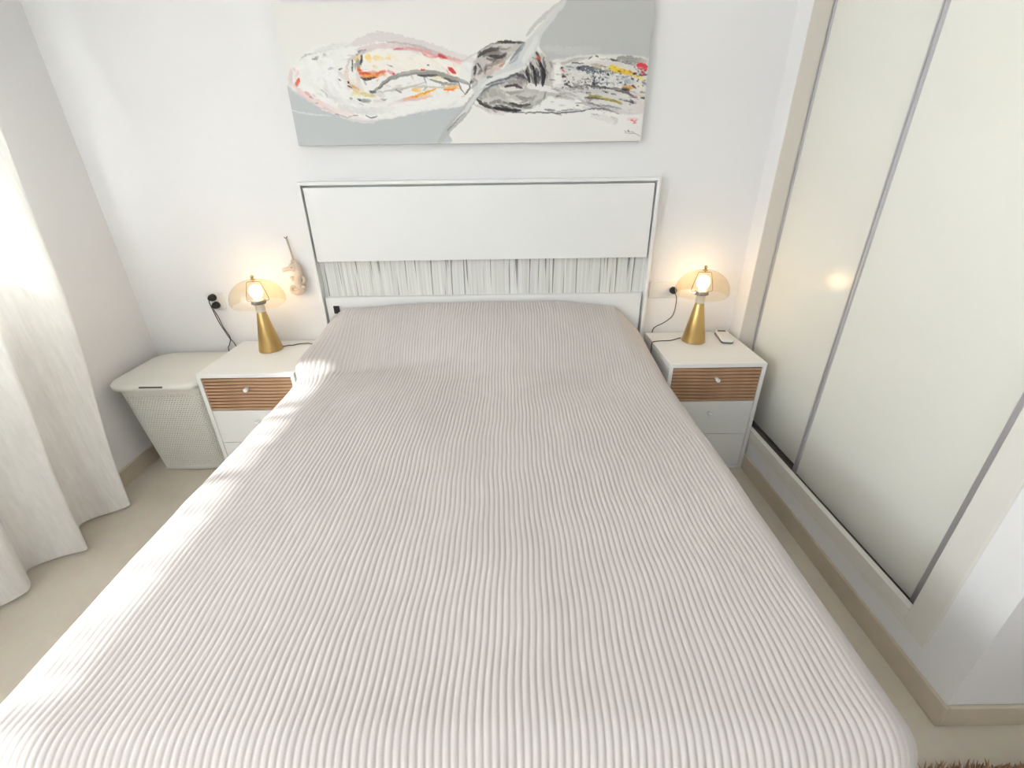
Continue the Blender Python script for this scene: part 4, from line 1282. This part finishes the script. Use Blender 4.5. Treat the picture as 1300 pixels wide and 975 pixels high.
    S([(622,129),(639,111),(661,91)],3.78,(128,132,136),0.9,0.6)
    S([(618,136),(635,129),(647,108)],3.36,(170,176,180),0.9,0.6)
    S([(595,150),(613,132),(635,111)],2.52,(236,236,232),0.9,0.4)
    S([(656,133),(677,105),(694,78)],7.14,(232,233,229),0.9,0.5)
    S([(626,143),(652,136)],5.04,(206,210,210),0.9,0.6)
    S([(542,197),(572,186),(608,176),(638,165)],3.36,(160,166,172),0.9,0.5)
    S([(551,186),(590,175),(621,167),(647,160)],2.1,(88,90,92),0.9,0.5)
    S([(556,168),(569,166)],2.73,(110,112,112),0.9,0.5)
    S([(537,205),(564,188),(604,181)],1.68,(96,96,98),0.85,0.3)
    S([(517,171),(529,178),(511,193)],2.52,(160,160,156),0.7,0.5)
    S([(665,74),(698,44),(731,21),(759,2)],4.62,(204,203,199),0.85,0.4)
    S([(690,68),(731,28),(763,2)],3.36,(222,221,217),0.8,0.4)
    S([(477,178),(483,193),(492,204)],1.89,(130,130,126),0.9,0.3)
    S([(505,184),(506,193),(492,208)],1.89,(110,110,108),0.9,0.3)
    P([(479,178),(503,186),(502,193),(490,202)],(244,243,240),0.95,1)
    S([(532,121),(558,107),(588,104)],3.78,(70,66,66),0.9,0.5)
    S([(526,142),(522,160)],2.94,(66,60,60),0.9,0.4)
    S([(566,118),(592,122),(609,115)],3.78,(62,56,56),0.9,0.5)
    S([(682,144),(689,166),(691,188)],3.36,(30,28,32),0.95,0.4)
    S([(704,137),(713,162),(711,188)],4.62,(30,28,32),0.95,0.4)
    S([(665,154),(674,180)],3.36,(40,38,40),0.9,0.4)
    S([(527,219),(540,231),(562,239)],3.78,(58,54,54),0.9,0.4)
    S([(571,239),(602,245),(647,248)],3.78,(34,32,36),0.95,0.4)
    S([(616,228),(647,236),(674,232)],2.94,(70,66,66),0.9,0.5)
    S([(604,191),(629,187),(652,193)],3.15,(70,62,64),0.9,0.4)
    # ragged paint edges
    def vnoise(cells):
        g = rg.rand(int(H / cells) + 3, int(W / cells) + 3)
        yi, xi = np.arange(H) / cells, np.arange(W) / cells
        y0, x0 = yi.astype(int), xi.astype(int)
        fy, fx = smooth(yi - y0)[:, None], smooth(xi - x0)[None]
        return (g[y0][:, x0] * (1 - fy) * (1 - fx) + g[y0 + 1][:, x0] * fy * (1 - fx) + g[y0][:, x0 + 1] * (1 - fy) * fx + g[y0 + 1][:, x0 + 1] * fy * fx) * 2 - 1
    wx = vnoise(9) * 1.3 + vnoise(4) * 0.7
    wy = vnoise(8) * 0.9 + vnoise(3.5) * 0.6
    ii = np.clip(np.arange(H)[:, None] + wy, 0, H - 1).astype(int)
    jj = np.clip(np.arange(W)[None] + wx, 0, W - 1).astype(int)
    calm = smooth((gx - 905) / 12) * smooth((gy - 292) / 6)       # the signature stays crisp
    C = C[ii, jj] * (1 - calm[..., None]) + C * calm[..., None]
    C = np.clip(C, 0, 255)
    t = thing('abstract_painting', 'wide unframed canvas with abstract grey, white, red and yellow brushwork above the headboard', 'painting', (-0.03, -0.02, PZ0))
    xs, zs_ = np.linspace(PX0, PX1, W), np.linspace(PZ1, PZ0, H)
    XX, ZZ = np.meshgrid(xs, zs_)
    lum = C.mean(-1)
    Vv = np.stack([XX - t.location.x, np.full(XX.shape, YF) - t.location.y, ZZ - t.location.z], -1).reshape(-1, 3)
    idx = np.arange(W * H).reshape(H, W)
    q = np.stack([idx[:-1, :-1], idx[1:, :-1], idx[1:, 1:], idx[:-1, 1:]], -1).reshape(-1, 4)
    me = bpy.data.meshes.new('painted_canvas')
    me.vertices.add(W * H); me.vertices.foreach_set('co', Vv.reshape(-1).astype(np.float32))
    me.loops.add(len(q) * 4); me.loops.foreach_set('vertex_index', q.reshape(-1).astype(np.int32))
    me.polygons.add(len(q)); me.polygons.foreach_set('loop_start', np.arange(0, len(q) * 4, 4, dtype=np.int32))
    me.update(calc_edges=True)
    at = me.color_attributes.new('paint', 'FLOAT_COLOR', 'POINT')
    at.data.foreach_set('color', np.concatenate([lin(C), np.ones((H, W, 1))], -1).reshape(-1).astype(np.float32))
    k = Nodes('oil_paint')
    ca = k.n('VertexColor'); ca.layer_name = 'paint'
    k.l(ca.outputs['Color'], k.bsdf.inputs['Base Color'])
    k.bsdf.inputs['Roughness'].default_value = 0.6
    nz = k.n('TexNoise'); nz.inputs['Scale'].default_value = 300
    tc = k.n('TexCoord'); k.l(tc.outputs['Object'], nz.inputs['Vector'])
    bp = k.n('Bump'); bp.inputs['Strength'].default_value = 0.15; bp.inputs['Distance'].default_value = 0.001
    k.l(nz.outputs['Fac'], bp.inputs['Height']); k.l(bp.outputs['Normal'], k.bsdf.inputs['Normal'])
    me.materials.append(k.m)
    o = bpy.data.objects.new('painted_canvas', me)
    COL.objects.link(o); o.parent = t
    obj('stretcher', MB().box(PX0, PX1, YF + 0.0005, -0.002, PZ0, PZ1), M_canvas_side, t)
painting()
